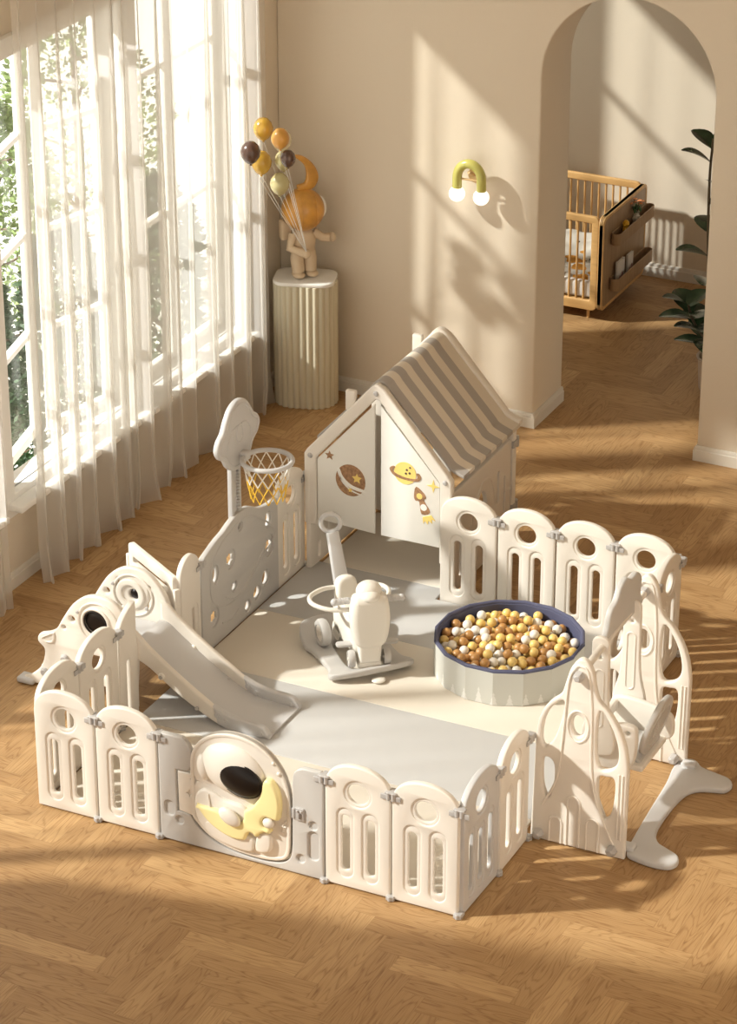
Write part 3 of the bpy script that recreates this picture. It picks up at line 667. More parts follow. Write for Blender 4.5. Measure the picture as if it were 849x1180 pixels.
# mat -----------------------------------------------------------------
t = thing('play_mat', 'large folding play mat in grey and cream bands covering the pen floor', 'play mat', (0, 0, 0))
MG = mat('mat_grey', (.555, .55, .545), .55, .12, 260); MC = mat('mat_cream', (.74, .68, .59), .55, .12, 260)
ys = [.022, .80, 1.41, 2.01, 2.60, 3.24]
for i in range(5):
    m_ = MB(); m_.box((1.018, (ys[i]+ys[i+1])/2, .008), (1.988, ys[i+1]-ys[i]-.001, .016), .003)
    if i >= 3:   # the last bands are only as wide as the house
        m_ = MB(); yy0 = ys[i]; yy1 = ys[i+1]
        if i == 3: m_.shape([(.024, yy0+.0005), (2.01, yy0+.0005), (2.01, 2.482), (.770, 2.482), (.770, yy1-.0005), (.024, yy1-.0005)], t=.016, bev=.003, M=T((0, 0, .008)), seg=2)
        else: m_.box((.434, (yy0+yy1)/2, .008), (.70, yy1-yy0-.001, .016), .003)
    obj('mat_section', m_, MC if i % 2 == 0 else MG, t)

# ball pit --------------------------------------------------------------
PC = Vector((1.385, 1.985)); PR = .372; ZM = .0165; PH = .185
t = thing('ball_pit', 'round fabric ball pit with pine tree print and navy lining on the mat', 'ball pit', (PC.x, PC.y, ZM))
n = 16
NAVY = mat('navy_lining', (.085, .090, .160), .7, .2, 200); pm = bpy.data.materials.new('tree_print_fabric'); pm.use_nodes = True
nt = pm.node_tree; b = nt.nodes['Principled BSDF']; tc = nt.nodes.new('ShaderNodeTexCoord'); sx = nt.nodes.new('ShaderNodeSeparateXYZ'); nt.links.new(tc.outputs['Object'], sx.inputs[0])
ang = mth(nt, 'ARCTAN2', sx.outputs[1], sx.outputs[0]); uu = mth(nt, 'MULTIPLY', ang, 30/(2*PI)); cell = mth(nt, 'FLOOR', uu)
wn = nt.nodes.new('ShaderNodeTexWhiteNoise'); wn.noise_dimensions = '1D'; nt.links.new(cell, wn.inputs['W'])
ht_ = mth(nt, 'ADD', mth(nt, 'MULTIPLY', wn.outputs['Value'], .065), .040); fx = mth(nt, 'ABSOLUTE', mth(nt, 'SUBTRACT', mth(nt, 'FRACT', uu), .5))
zr = mth(nt, 'DIVIDE', sx.outputs[2], ht_)
tiers = mth(nt, 'MULTIPLY', mth(nt, 'FRACT', mth(nt, 'MULTIPLY', zr, 3.0)), -.07)
wid = mth(nt, 'ADD', mth(nt, 'MULTIPLY', mth(nt, 'SUBTRACT', 1.0, zr), .27), tiers)
tre = mth(nt, 'LESS_THAN', fx, wid)
mx = nt.nodes.new('ShaderNodeMix'); mx.data_type = 'RGBA'; mx.inputs[6].default_value = (.55, .545, .50, 1); mx.inputs[7].default_value = (.70, .69, .655, 1)
nt.links.new(tre, mx.inputs[0]); nt.links.new(mx.outputs[2], b.inputs['Base Color']); b.inputs['Roughness'].default_value = .8
a0 = PI/n
m_ = MB(); m_.shape(circ(0, 0, PR*.975, n=n, a0=a0), [circ(0, 0, PR*.975-.012, n=n, a0=a0)], t=PH-.012, bev=.003, M=T((0, 0, (PH-.012)/2)), seg=1); obj('outer_wall', m_, pm, t, angle=10)
m_ = MB(); m_.shape(circ(0, 0, PR*.975-.012, n=n, a0=a0), [circ(0, 0, PR*.975-.024, n=n, a0=a0)], t=PH-.014, bev=.002, M=T((0, 0, (PH-.012)/2+.001)), seg=1)
m_.tube([(x, y, PH-.008) for x, y in circ(0, 0, PR*.975-.010, n=n, a0=a0)], .0105, 8, True)
m_.shape(circ(0, 0, PR*.94, n=n), t=.004, bev=.001, M=T((0, 0, .004)), seg=1)
obj('lining', m_, NAVY, t, label='navy blue lining and rim', angle=25)
br = .0238; rng = random.Random(21); balls = []; Rin = PR*.975-.026-br
def drop(x, y):
    z = ZM+.007+br
    for (a, b_, c_) in balls:
        d2 = (a-x)**2+(b_-y)**2
        if d2 < 4*br*br: z = max(z, c_+math.sqrt(4*br*br-d2))
    return z
ztop = ZM+.170
for k in range(3600):
    best = None
    for q in range(12):
        a = rng.uniform(0, 2*PI); rr_ = Rin*math.sqrt(rng.random()); x = PC.x+rr_*math.cos(a); y = PC.y+rr_*math.sin(a); z = drop(x, y)
        if best is None or z < best[2]: best = (x, y, z)
    # roll downhill
    x, y, z = best
    for it in range(30):
        a = rng.uniform(0, 2*PI); st = .012; nx, ny = x+st*math.cos(a), y+st*math.sin(a)
        if math.hypot(nx-PC.x, ny-PC.y) > Rin: continue
        nz_ = drop(nx, ny)
        if nz_ < z: x, y, z = nx, ny, nz_
    mound = .022*(1-(math.hypot(x-PC.x, y-PC.y)/Rin)**2)
    if z+br > ztop+mound: 
        if k > 1500: break
        continue
    balls.append((x, y, z))
def buried(b): return sum(1 for c_ in balls if c_[2] > b[2]+.3*br and math.hypot(c_[0]-b[0], c_[1]-b[1]) < 1.7*br)
order = sorted(balls, key=lambda b: (buried(b) >= 3, -b[2]))
topn = [b for b in order if buried(b) < 3][:295]; rest_ = [b for b in order if b not in topn]
BM = [mat('ball_yellow', (.84, .60, .20), .34, coat=.2), mat('ball_white', (.86, .82, .74), .34, coat=.2), mat('ball_brown', (.52, .27, .09), .34, coat=.2)]
BN = ['pale yellow', 'cream white', 'caramel brown']; protos = []
for i in range(3):
    m_ = MB(); m_.ball((0, 0, 0), br*.985, u=22, v=14); me = m_.done(180); me.materials.append(BM[i]); me.name = 'pit_ball'; protos.append(me)
for b in topn:
    i = rng.choice((0, 0, 1, 1, 1, 2, 2, 2, 0)); o = bpy.data.objects.new('pit_ball', protos[i]); C.objects.link(o); o.location = b
    tag(o, BN[i]+' plastic ball heaped in the round ball pit', 'ball', BN[i]+' balls in the ball pit')
if rest_:
    m_ = MB()
    for b in rest_: m_.ball(b, br*.98, u=10, v=6)
    me = m_.done(180); 
    for q in BM: me.materials.append(q)
    k = 0
    for p in me.polygons: p.material_index = (p.index//60) % 3
    o = bpy.data.objects.new('buried_pit_balls', me); C.objects.link(o); o['kind'] = 'stuff'; o['label'] = 'pit balls lying under the top layer in the ball pit'; o['category'] = 'ball'

exec_part = None
# swing ---------------------------------------------------------------
t = thing('toddler_swing', 'cream toddler swing between two rocket shaped frames at the right of the pen', 'swing', (0, 0, 0))
fo = smooth([(2.050, .04), (2.058, .30), (2.064, .52), (2.080, .615), (2.120, .690), (2.172, .742), (2.190, .80), (2.210, .870), (2.238, .915), (2.262, .928), (2.290, .912), (2.312, .870), (2.325, .800), (2.345, .745), (2.395, .695), (2.440, .625), (2.470, .545), (2.484, .46)], 4, False)+[(2.485, .44), (2.482, .02)]+[(2.482, .006), (2.050, .006)]
hl = [circ(2.254, .605, .030, .052, 24), smooth([(2.183, .712), (2.135, .672), (2.100, .600), (2.090, .50), (2.110, .47), (2.145, .515), (2.170, .59), (2.186, .67)], 4),
      smooth([(2.098, .40), (2.10, .28), (2.128, .22), (2.150, .30), (2.150, .39), (2.125, .42)], 4), smooth([(2.348, .700), (2.336, .55), (2.352, .43), (2.405, .43), (2.438, .48), (2.432, .56), (2.398, .645)], 4),
      smooth([(2.352, .375), (2.356, .25), (2.380, .185), (2.412, .21), (2.428, .30), (2.425, .385), (2.39, .392)], 4)]
def aframe():
    m_ = MB(); m_.shape(fo, hl, t=.034, bev=.009, M=ST)
    for f in (-1, 1):
        y = f*.017
        m_.tube([(x, y, z) for x, z in circ(2.254, .605, .048, .075, 28)], .005, 6, True)
        m_.tube([(x, y, z) for x, z in smooth([(2.10, .18), (2.165, .33), (2.188, .55), (2.205, .80), (2.235, .885), (2.262, .895), (2.292, .87), (2.312, .70), (2.318, .45), (2.34, .28), (2.40, .13), (2.43, .07)], 5, False)], .006, 6)
        for x, h_ in ((2.165, .14), (2.245, .26), (2.335, .17)):
            m_.tube([(x-.028, y, .012), (x-.028, y, h_-.03)]+[(x-.028*math.cos(PI*i/8), y, h_-.03+.028*math.sin(PI*i/8)) for i in range(1, 8)]+[(x+.028, y, h_-.03), (x+.028, y, .012)], .0055, 6)
        m_.tube([(2.445, y, .10), (2.447, y, .42)], .005, 6); m_.tube([(2.462, y, .10), (2.464, y, .42)], .005, 6)
    return m_.done()
am_ = aframe()
for y, dx in ((.70, 0), (1.53, -.03)):
    f = obj('rocket_frame', am_, CREAM, t, M=T((dx, y, 0)))
    each('hex_knob', [lambda k, x=x, z=z: k.cyl((x, -.018, z), (x, -.050, z), .026, .022, n=6, bev=.004).cyl((x, -.045, z), (x, -.056, z), .016, .014, bev=.003) for x, z in ((2.255, .852), (2.092, .04), (2.430, .045))], CLIP, f)
m_ = MB(); m_.tube([(2.255, .70, .852), (2.226, 1.53, .852)], .016, 14); obj('cross_bar', m_, CREAM, t)
m_ = MB(); cl_ = smooth([(.0, -.02), (.0, .05), (.03, .11), (.09, .13), (.13, .175), (.20, .19), (.26, .16), (.33, .16), (.38, .11), (.37, .04), (.40, .0), (.36, -.03)], 4)
m_.shape(cl_, t=.030, bev=.009, M=T((2.235, 1.02, .865)) @ RZ(0) @ SX); obj('cloud_board', m_, GREY, t, label='grey cloud shaped board on the cross bar')
# seat hanging from the bar
hx_ = 2.24
st = obj('hanging_seat', MB().shape(smooth([(2.17, .34), (2.18, .42), (2.30, .43), (2.44, .40), (2.465, .33), (2.44, .27), (2.30, .255), (2.19, .27)], 4), t=.030, bev=.008, M=T((0, 1.30, 0)) @ ST)
    .shape(smooth([(2.17, .34), (2.18, .43), (2.26, .455), (2.34, .485), (2.40, .480), (2.412, .44), (2.410, .36), (2.39, .29), (2.30, .255), (2.19, .27)], 4), [circ(2.372, .448, .011, n=12)], t=.036, bev=.009, M=T((0, .985, 0)) @ ST)
    .box((2.31, 1.145, .27), (.25, .30, .03), .01).box((2.19, 1.145, .39), (.03, .30, .05), .01), CREAM, t)
for y in (.96, 1.33):
    m_ = MB(); ho = smooth([(-.040, -.03), (-.038, .012), (-.024, .030), (0, .036), (.024, .030), (.038, .012), (.040, -.03), (.046, -.30), (.075, -.44), (.07, -.52), (0, -.54), (-.07, -.52), (-.075, -.44), (-.046, -.30)], 4)
    m_.shape(ho, [circ(0, -.062, .011, n=14)], t=.024, bev=.007, M=T((hx_, y, .862)) @ ST)
    for f in (-1, 1):
        m_.tube([(hx_+a, y+f*.012, .862+z) for a, z in slot(0, -.40, -.12, .04)], .004, 6, True)
    obj('hanger_arm', m_, CREAM, t)
m_ = MB(); Ms = T((2.435, 1.145, .42)) @ RY(R(14)) @ SX
m_.shape(circ(0, 0, .155, .135, 36), [slot(-.03, -.05, .04, .016), slot(.01, -.06, .02, .016)], t=.026, bev=.008, M=Ms); m_.tube([Ms @ Vector((x, y, .012)) for x, y in circ(0, 0, .115, .095, 36)], .005, 6, True)
obj('seat_back', m_, GREY, t, label='grey oval seat back')
m_ = MB(); m_.box((2.31, 1.145, .292), (.21, .25, .018), .008); obj('seat_pad', m_, GREY, t)
# stabiliser foot
m_ = MB(); ft = smooth([(2.47, 1.545), (2.52, 1.500), (2.60, 1.478), (2.66, 1.460), (2.690, 1.415), (2.675, 1.365), (2.62, 1.345), (2.56, 1.315), (2.525, 1.24), (2.515, 1.06), (2.525, .92), (2.56, .835), (2.62, .800), (2.675, .770), (2.695, .720), (2.67, .675), (2.60, .662), (2.52, .675), (2.47, .700), (2.455, .80), (2.435, 1.06), (2.42, 1.30), (2.40, 1.45), (2.42, 1.53)], 4)
m_.shape(ft, t=.030, bev=.010, M=T((.012, .02, .016)))
for y in (.75, 1.50): m_.box((2.475, y, .035), (.07, .05, .03), .01)
obj('stabiliser_foot', m_, LGREY, t, label='flat grey outrigger foot on the floor')

# ride-on rocker --------------------------------------------------------
TH = R(48)
t = thing('ride_on_rocker', 'white toddler ride-on with grey rocker base and push handle on the mat', 'ride-on toy', (.683, 1.775, ZM), TH)
m_ = MB(); ob = smooth([(-.20, -.21), (-.10, -.245), (.0, -.25), (.10, -.245), (.20, -.215), (.215, -.17), (.185, -.13), (.175, -.05), (.18, .08), (.21, .14), (.20, .25), (.12, .30), (-.12, .30), (-.20, .25), (-.215, .14), (-.20, .08), (-.19, -.05), (-.195, -.13), (-.215, -.17)], 4)
ib = smooth([(-.085, -.165), (.085, -.165), (.095, .0), (.07, .12), (-.07, .12), (-.095, .0)], 4)
m_.shape(ob, [ib], t=.034, bev=.012, M=T((0, 0, .026)))
for v in m_.bm.verts:
    v.co.z += .55*max(0, v.co.y-.12)**1.3+.4*max(0, -v.co.y-.18)
obj('rocker_base', m_, GREY, t)
TF = RZ(R(-13)) ; PV = T((0, -.15, 0)) @ TF @ T((0, .15, 0))
# rear body
m_ = MB()
m_.shape(smooth([(-.14, .10), (-.16, .17), (-.12, .245), (-.05, .26), (.04, .25), (.12, .26), (.165, .24), (.17, .16), (.14, .09), (.05, .07), (-.06, .07)], 4), [circ(.105, .105, .014, n=12)], t=.130, bev=.035, M=RZ(PI/2) @ ST)
m_.box((0, -.01, .265), (.13, .18, .03), .012)
obj('seat_body', m_, WHITE, t)
m_ = MB(); m_.shape(smooth([(-.050, 0), (-.055, .06), (-.042, .105), (0, .120), (.042, .105), (.055, .06), (.050, 0)], 4), t=.06, bev=.02, M=T((0, .125, .255)) @ RX(R(-12)) @ ST); obj('seat_backrest', m_, WHITE, t)
m_ = MB(); gp = smooth([(-.045, .15, .315), (-.12, .14, .322), (-.205, .08, .330), (-.225, .0, .332), (-.17, -.085, .332), (-.05, -.125, .33)], 5, False)
m_.tube(gp, .0115, 10); m_.tube([(-x*.72, y*.8, z) for x, y, z in gp], .0115, 10); obj('guard_ring', m_, WHITE, t)
# front cowl, fork, wheels
m_ = MB(); Mc = PV @ T((0, -.165, 0))
m_.shape(smooth([(-.095, .30), (-.082, .205), (-.055, .165), (0, .155), (.055, .165), (.082, .205), (.095, .30), (.088, .385), (.070, .425), (0, .430), (-.070, .425), (-.088, .385)], 4), t=.105, bev=.035, M=Mc @ T((0, -.015, 0)) @ ST, seg=5)
m_.ball((0, .01, .435), (.062, .055, .050), M=Mc); m_.ball((0, -.03, .425), (.048, .045, .030), M=Mc)
m_.shape([(-.052, .07), (.052, .07), (.062, .24), (-.062, .24)], t=.085, bev=.022, M=Mc @ ST, seg=4)
m_.shape(smooth([(-.045, .035), (-.05, .075), (.05, .075), (.045, .035)], 3), t=.07, bev=.01, M=Mc @ ST)
obj('front_cowl', m_, WHITE, t)
m_ = MB()
for s in (-1, 1):
    P0 = Mc @ Vector((s*.075, .04, .375)); P1 = Mc @ Vector((s*.16, .03, .375)); m_.tube([P0, P1], .013, 12)
    for i in range(5): q = P0.lerp(P1, .25+.15*i); m_.ball(q, (.017, .017, .017), u=12, v=8)
    m_.ball(P1, .019, u=14, v=8)
obj('handlebar', m_, LGREY, t)
def wheel(c, r, w, rz=0):
    Mw = T(c) @ RZ(rz) @ RY(PI/2)
    m1 = MB(); m1.lathe([(r*.62, -w/2), (r*.9, -w/2), (r, -w/2+.010), (r, w/2-.010), (r*.9, w/2), (r*.62, w/2)], Mw, 30); o = obj('wheel', m1, GREY, t)
    m2 = MB(); m2.lathe([(0, -w/2+.004), (r*.63, -w/2+.002), (r*.63, w/2-.002), (0, w/2-.004)], Mw, 30); m2.lathe([(0, -w/2-.004), (r*.2, -w/2-.002), (r*.22, w/2+.002), (0, w/2+.004)], Mw, 16); obj('hub', m2, CREAM, o)
for s in (-1, 1):
    q = PV @ Vector((s*.085, -.165, .084)); wheel(q, .042, .032, R(-13))
    wheel(Vector((s*.135, .10, .112)), .068, .042)
each('foot_peg', [lambda k, s=s: k.shape(rrect(-.05, -.022, .05, .022, .018), t=.016, bev=.006, M=T(PV @ Vector((s*.10, -.10, .128))) @ RZ(R(-13))) for s in (-1, 1)], GREY, t)
m_ = MB(); m_.ball(PV @ Vector((.03, -.262, .012)), (.035, .03, .010)); obj('front_lip', m_, WHITE, t)
# push handle
m_ = MB(); s0 = Vector((0, .165, .25)); rcn = Vector((0, .335, .565)); dn = (rcn-s0).normalized()
Mh = T(rcn) @ RZ(-TH+R(26)) @ RX(PI/2)
m_.tube([Mh @ Vector((x, y, 0)) for x, y in circ(0, 0, .047, n=32)], .012, 10, True)
m_.shape([(-.040, 0), (.040, 0), (.030, (rcn-s0).length-.045), (-.030, (rcn-s0).length-.045)], t=.034, bev=.010, M=T(s0) @ RX(-math.atan2(rcn.y-s0.y, rcn.z-s0.z)) @ ST)
for v in m_.bm.verts: pass
obj('push_handle', m_, LGREY, t)

# ------------------------------------------------------------------ pedestal, figurine, balloons
PD = Vector((-.925, 4.40))
PEDM = mat('pedestal_paint', (.62, .57, .43), .6, .08, 200); MARB = mat('white_marble', (.84, .83, .80), .2, var=.03, bscale=12)
t = thing('fluted_pedestal', 'fluted beige pedestal with a white marble top in the room corner', 'pedestal', (PD.x, PD.y, 0), R(18))
def stad(a, b_, k=1.0, n=24):
    out = []
    for s, x in ((1, a), (-1, -a)):
        for i in range(n+1):
            th = -PI/2+PI*i/n if s == 1 else PI/2+PI*i/n
            out.append((x+b_*math.cos(th), b_*math.sin(th)))
    return out
base = stad(.055, .118, n=24); L_ = [0]
for i in range(len(base)): L_.append(L_[-1]+(Vector(base[(i+1) % len(base)])-Vector(base[i])).length)
flut = []; NF = 26; tot = L_[-1]
for k in range(NF*8):
    s = tot*k/(NF*8); i = max(j for j in range(len(base)) if L_[j] <= s); f = (s-L_[i])/max(1e-9, L_[i+1]-L_[i])
    p = Vector(base[i]).lerp(Vector(base[(i+1) % len(base)]), f); d = p-Vector((max(-.055, min(.055, p.x)), 0)); d.normalize()
    flut.append(tuple(p+d*(.011*abs(math.sin(PI*k/8)))))
m_ = MB(); m_.shape(flut, t=.742, bev=.003, M=T((0, 0, .371)), seg=1); obj('column', m_, PEDM, t)
m_ = MB(); m_.shape(inset(ccw(rrect(-.175, -.125, .175, .125, .07, 6)), 0), t=.022, bev=.006, M=T((0, 0, .753))); obj('marble_top', m_, MARB, t)
t = thing('astronaut_figurine', 'beige astronaut figurine with an orange helmet standing on the pedestal', 'figurine', (PD.x-.01, PD.y, .7645), R(48))
t.scale = (1.08, 1.08, 1.08)
FB = mat('figurine_beige', (.66, .52, .36), .5, .1, 100); FO = mat('figurine_amber', (.60, .30, .06), .3, var=.2, bscale=9, coat=.3)
m_ = MB()
for s in (-1, 1): m_.tube([(s*.032, -.01, .03), (s*.036, 0, .10), (s*.028, 0, .15)], [.034, .036, .034], 14); m_.ball((s*.036, -.018, .018), (.034, .048, .018))
m_.ball((0, 0, .19), (.066, .052, .085)); m_.tube([(-.055, -.005, .235), (-.085, -.03, .175), (-.02, -.075, .150)], [.026, .024, .022], 12); m_.ball((-.012, -.078, .150), .024)
m_.tube([(.055, .0, .235), (.100, -.02, .205), (.135, -.035, .205)], [.026, .022, .024], 12); m_.ball((.145, -.037, .207), (.018, .028, .026))
obj('body', m_, FB, t)
m_ = MB(); m_.box((-.075, .06, .245), (.06, .05, .11), .012); obj('backpack', m_, FB, t)
m_ = MB(); m_.ball((0, .0, .365), (.112, .108, .112), u=32, v=20); 
for s in (-.04, .04): m_.tube([(s*1.0+.0*q, -.108*math.cos(q*.25-.75)*.98, .365+.112*math.sin(q*.25-.75)*.98) for q in range(8)], .002, 6)
hel = obj('helmet', m_, FO, t, label='amber orange round helmet')
m_ = MB(); m_.shape(smooth([(-.02, .47), (.055, .475), (.085, .53), (.06, .60), (.0, .655), (-.05, .66), (.0, .615), (.02, .56), (.01, .51), (-.03, .50)], 4), t=.03, bev=.011, M=ST); obj('crescent_crest', m_, FO, hel)
m_ = MB(); m_.ball((.100, .02, .36), (.032, .055, .060)); obj('ear_disc', m_, MARB, hel)
hand = Matrix.Translation((PD.x-.01, PD.y, .7645)) @ RZ(R(48)) @ Vector((-.013, -.092, .167))
rv = Vector((.9, .437, 0))
BC = {'amber': FO, 'olive': mat('balloon_olive', (.50, .44, .22), .25, coat=.4), 'dark brown': mat('balloon_brown', (.09, .045, .03), .25, coat=.4), 'cream': mat('balloon_cream', (.70, .62, .42), .25, coat=.4), 'mustard': mat('balloon_mustard', (.60, .36, .05), .25, coat=.4)}
for (x, y, z, r, col, lab) in [(-.97, 4.011, 1.742, .055, 'mustard', 'mustard yellow balloon, topmost of the bunch by the curtain'), (-.99, 3.90, 1.640, .055, 'dark brown', 'dark brown balloon in the bunch nearest the curtain'), (-.90, 4.09, 1.665, .056, 'cream', 'cream balloon tucked behind the dark brown balloon'),
    (-.99, 4.02, 1.545, .058, 'mustard', 'mustard yellow balloon, leftmost low one of the bunch'), (-.84, 3.96, 1.722, .050, 'amber', 'amber balloon at the right of the upper bunch'), (-.89, 4.09, 1.550, .050, 'olive', 'pale olive balloon below the amber balloon'), (-.88, 4.022, 1.440, .054, 'olive', 'pale olive balloon nearest the figurine helmet'), (-.79, 3.95, 1.62, .042, 'dark brown', 'small dark brown balloon at the upper right of the bunch')]:
    p = Vector((x, y, z))
    m_ = MB(); m_.lathe([(0, r*1.12), (r*.45, r*1.02), (r*.82, r*.62), (r, r*.1), (r*.93, -r*.4), (r*.62, -r*.9), (r*.25, -r*1.18), (r*.08, -r*1.26), (r*.13, -r*1.36), (0, -r*1.36)], n=24)
    o = obj('balloon', m_, BC[col], angle=60); o.location = p; tag(o, lab, 'balloon', 'balloons held by the astronaut figurine')
    m_ = MB(); st0 = Vector((0, 0, -r*1.3)); en = hand-p; m_.tube([st0, st0.lerp(en, .5)+Vector((.004, 0, -.012)), en], .0014, 6); obj('string', m_, MARB, o)

# ------------------------------------------------------------------ wall lamp
t = thing('wall_lamp', 'olive green arched wall lamp with two white globes beside the archway', 'lamp', (.016, YB, 1.37))
LG = mat('lamp_olive', (.50, .47, .12), .3, coat=.3)
m_ = MB(); m_.tube([(-.072, -.095, .0)]+[(.072*math.cos(PI-PI*i/20), -.095, .075+.085*math.sin(PI*i/20)) for i in range(21)]+[(.072, -.095, .0)], .0265, 16); obj('arch_tube', m_, LG, t)
m_ = MB(); m_.cyl((0, 0, .07), (0, -.014, .07), .045, bev=.003); m_.cyl((0, -.010, .07), (0, -.105, .115), .008); m_.cyl((-.07, -.095, .07), (.07, -.095, .07), .006); obj('wall_bracket', m_, mat('brass', (.60, .42, .22), .35, metal=.8), t)
GB = mat('lit_globe', (.95, .92, .86), .3, emit=((1, .93, .82), 1.2))
for s in (-1, 1): m_ = MB(); m_.ball((s*.072, -.095, -.020), .044); obj('globe', m_, GB, t, label='white glass globe')

# ------------------------------------------------------------------ crib in the far room
CX1, CY0, CY1 = .155, 6.20, 6.92; CX0 = -1.02
t = thing('baby_crib', 'oak baby crib with round slats and brown end panel seen through the archway', 'crib', (0, 0, 0))
m_ = MB(); side = rrect(CY0, .072, CY1, .675, .045)
m_.shape(side, t=.030, bev=.004, M=T((CX1-.012, 0, 0)) @ SX); obj('end_panel', m_, WALNUT, t, label='brown wooden end panel')
m_ = MB(); m_.shape(rrect(CY0, .072, CY1, .675, .045), [rrect(CY0+.022, .096, CY1-.022, .652, .032)], t=.034, bev=.005, M=T((CX1-.012, 0, 0)) @ SX); obj('end_frame', m_, OAK, t)
m_ = MB(); m_.shape(rrect(CY0, .072, CY1, .675, .045), t=.034, bev=.005, M=T((CX0, 0, 0)) @ SX); obj('end_panel', m_, OAK, t)
for y in (CY0+.016, CY1-.016):
    m_ = MB(); m_.shape(rrect(CX0+.02, .072, CX1-.028, .675, .035), [rrect(CX0+.07, .135, CX1-.075, .630, .004)], t=.028, bev=.006, M=T((0, y, 0)) @ ST); obj('side_rail', m_, OAKX, t)
    k = 0; x = CX1-.075-.045
    while x > CX0+.09:
        m_ = MB(); m_.cyl((x, y, .130), (x, y, .636), .007, n=10); obj('slat', m_, OAK, t); x -= .047
m_ = MB(); m_.box(((CX0+CX1)/2, (CY0+CY1)/2, .11), (CX1-CX0-.06, CY1-CY0-.06, .02), .003); obj('base_board', m_, OAKX, t)
for x in (CX0+.1, CX1-.10):
    for y in (CY0+.06, CY1-.06): m_ = MB(); m_.cyl((x, y, .0), (x, y, .10), .009, .013, n=14); obj('leg', m_, OAK, t)
for z0, z1 in ((.470, .545), (.175, .255)):
    m_ = MB(); tr_ = rrect(-.0, CY0+.11, .062, CY1-.005, .03); Mt = T((CX1+.004, 0, (z0+z1)/2))
    m_.shape(tr_, [inset(ccw(tr_), .006)], t=z1-z0, bev=.002, M=Mt, seg=1); m_.shape(inset(ccw(tr_), .001), t=.008, bev=.001, M=T((CX1+.004, 0, z0+.004)), seg=1)
    obj('storage_tray', m_, WALNUT, t)
m_ = MB(); m_.box(((CX0+CX1)/2-.01, (CY0+CY1)/2, .185), (CX1-CX0-.10, CY1-CY0-.09, .11), .02)
tag(obj('crib_mattress', m_, mat('mattress_white', (.82, .80, .77), .9, .3, 60)), 'white ribbed mattress lying inside the oak crib', 'mattress')
sm = bpy.data.materials.new('printed_cotton'); sm.use_nodes = True; nt = sm.node_tree; b = nt.nodes['Principled BSDF']; tc = nt.nodes.new('ShaderNodeTexCoord'); vo = nt.nodes.new('ShaderNodeTexVoronoi'); vo.inputs['Scale'].default_value = 7
nt.links.new(tc.outputs['Object'], vo.inputs['Vector']); r1 = nt.nodes.new('ShaderNodeValToRGB'); r1.color_ramp.interpolation = 'CONSTANT'
r1.color_ramp.elements[0].color = (.80, .42, .08, 1); r1.color_ramp.elements[1].color = (.84, .81, .75, 1); r1.color_ramp.elements[1].position = .38
nt.links.new(vo.outputs['Distance'], r1.inputs['Fac']); v2 = nt.nodes.new('ShaderNodeTexVoronoi'); v2.inputs['Scale'].default_value = 11; nt.links.new(tc.outputs['Object'], v2.inputs['Vector'])
mx = nt.nodes.new('ShaderNodeMix'); mx.data_type = 'RGBA'; mx.inputs[7].default_value = (.02, .02, .02, 1); nt.links.new(mth(nt, 'LESS_THAN', v2.outputs['Distance'], .13), mx.inputs[0]); nt.links.new(r1.outputs['Color'], mx.inputs[6]); nt.links.new(mx.outputs[2], b.inputs['Base Color']); b.inputs['Roughness'].default_value = .9
bm = bmesh.new(); V = []
nx, ny = 60, 36
for i in range(nx+1):
    row = []
    for j in range(ny+1):
        u, v = i/nx, j/ny; x = CX0+.10+(CX1-CX0-.20)*u; y = CY0+.055+(CY1-CY0-.11)*v
        z = .252+.030*abs(noise.noise(Vector((x*5, y*5, 3))))+.05*max(0, v-.72)*3+.012*noise.noise(Vector((x*14, y*14, 1)))
        if j == 0: z = .20
        row.append(bm.verts.new((x, y, z)))
    V.append(row)
for i in range(nx):
    for j in range(ny): bm.faces.new((V[i][j], V[i+1][j], V[i+1][j+1], V[i][j+1]))
bmesh.ops.solidify(bm, geom=bm.faces[:], thickness=.008)
tag(obj('crib_quilt', MB().take(bm), sm, angle=60), 'white quilt with orange patches and black dots rumpled in the crib', 'quilt')
# things in the trays
YT = CX1+.033
m_ = MB(); m_.ball((0, 0, .030), (.020, .024, .030)); m_.ball((0, -.004, .072), (.021, .021, .022)); m_.ball((0, -.030, .068), (.008, .012, .006)); m_.ball((.012, 0, .012), (.012, .016, .012))
o = obj('toy_duck', m_, mat('toy_yellow', (.75, .42, .02), .5)); o.location = (YT, CY0+.30, .4795); tag(o, 'small yellow toy duck in the upper tray of the crib', 'toy')
m_ = MB(); m_.lathe([(0, 0), (.024, 0), (.027, .012), (.020, .030), (.027, .045), (.024, .060), (.015, .072), (.018, .088), (.013, .088), (0, .084)])
vt = thing('flower_vase', 'tiny cream double gourd vase holding flowers on the crib tray', 'vase', (YT, CY0+.47, .4795)); obj('vase_body', m_, mat('vase_cream', (.62, .58, .48), .5), vt)
m_ = MB(); rng = random.Random(5)
for i in range(6): m_.tube([(0, 0, .07), (rng.uniform(-.02, .02), rng.uniform(-.02, .02), .12), (rng.uniform(-.03, .03), rng.uniform(-.03, .03), rng.uniform(.14, .175))], .0015, 6)
for i in range(8): m_.ball((rng.uniform(-.02, .02), rng.uniform(-.02, .02), rng.uniform(.09, .13)), (.006, .012, .016), u=8, v=6)
obj('stems', m_, mat('stem_green', (.05, .12, .03), .6), vt)
m_ = MB()
for i in range(7):
    c_ = Vector((rng.uniform(-.03, .03), rng.uniform(-.03, .03), rng.uniform(.14, .185)))
    for q in range(5): a = 2*PI*q/5; m_.ball(c_+Vector((.008*math.cos(a), .008*math.sin(a), 0)), (.007, .007, .004), u=8, v=6)
obj('blossoms', m_, mat('blossom', (.75, .30, .12), .6), vt)
bk = MB(); bk.box((0, 0, .075), (.012, .115, .15), .001)
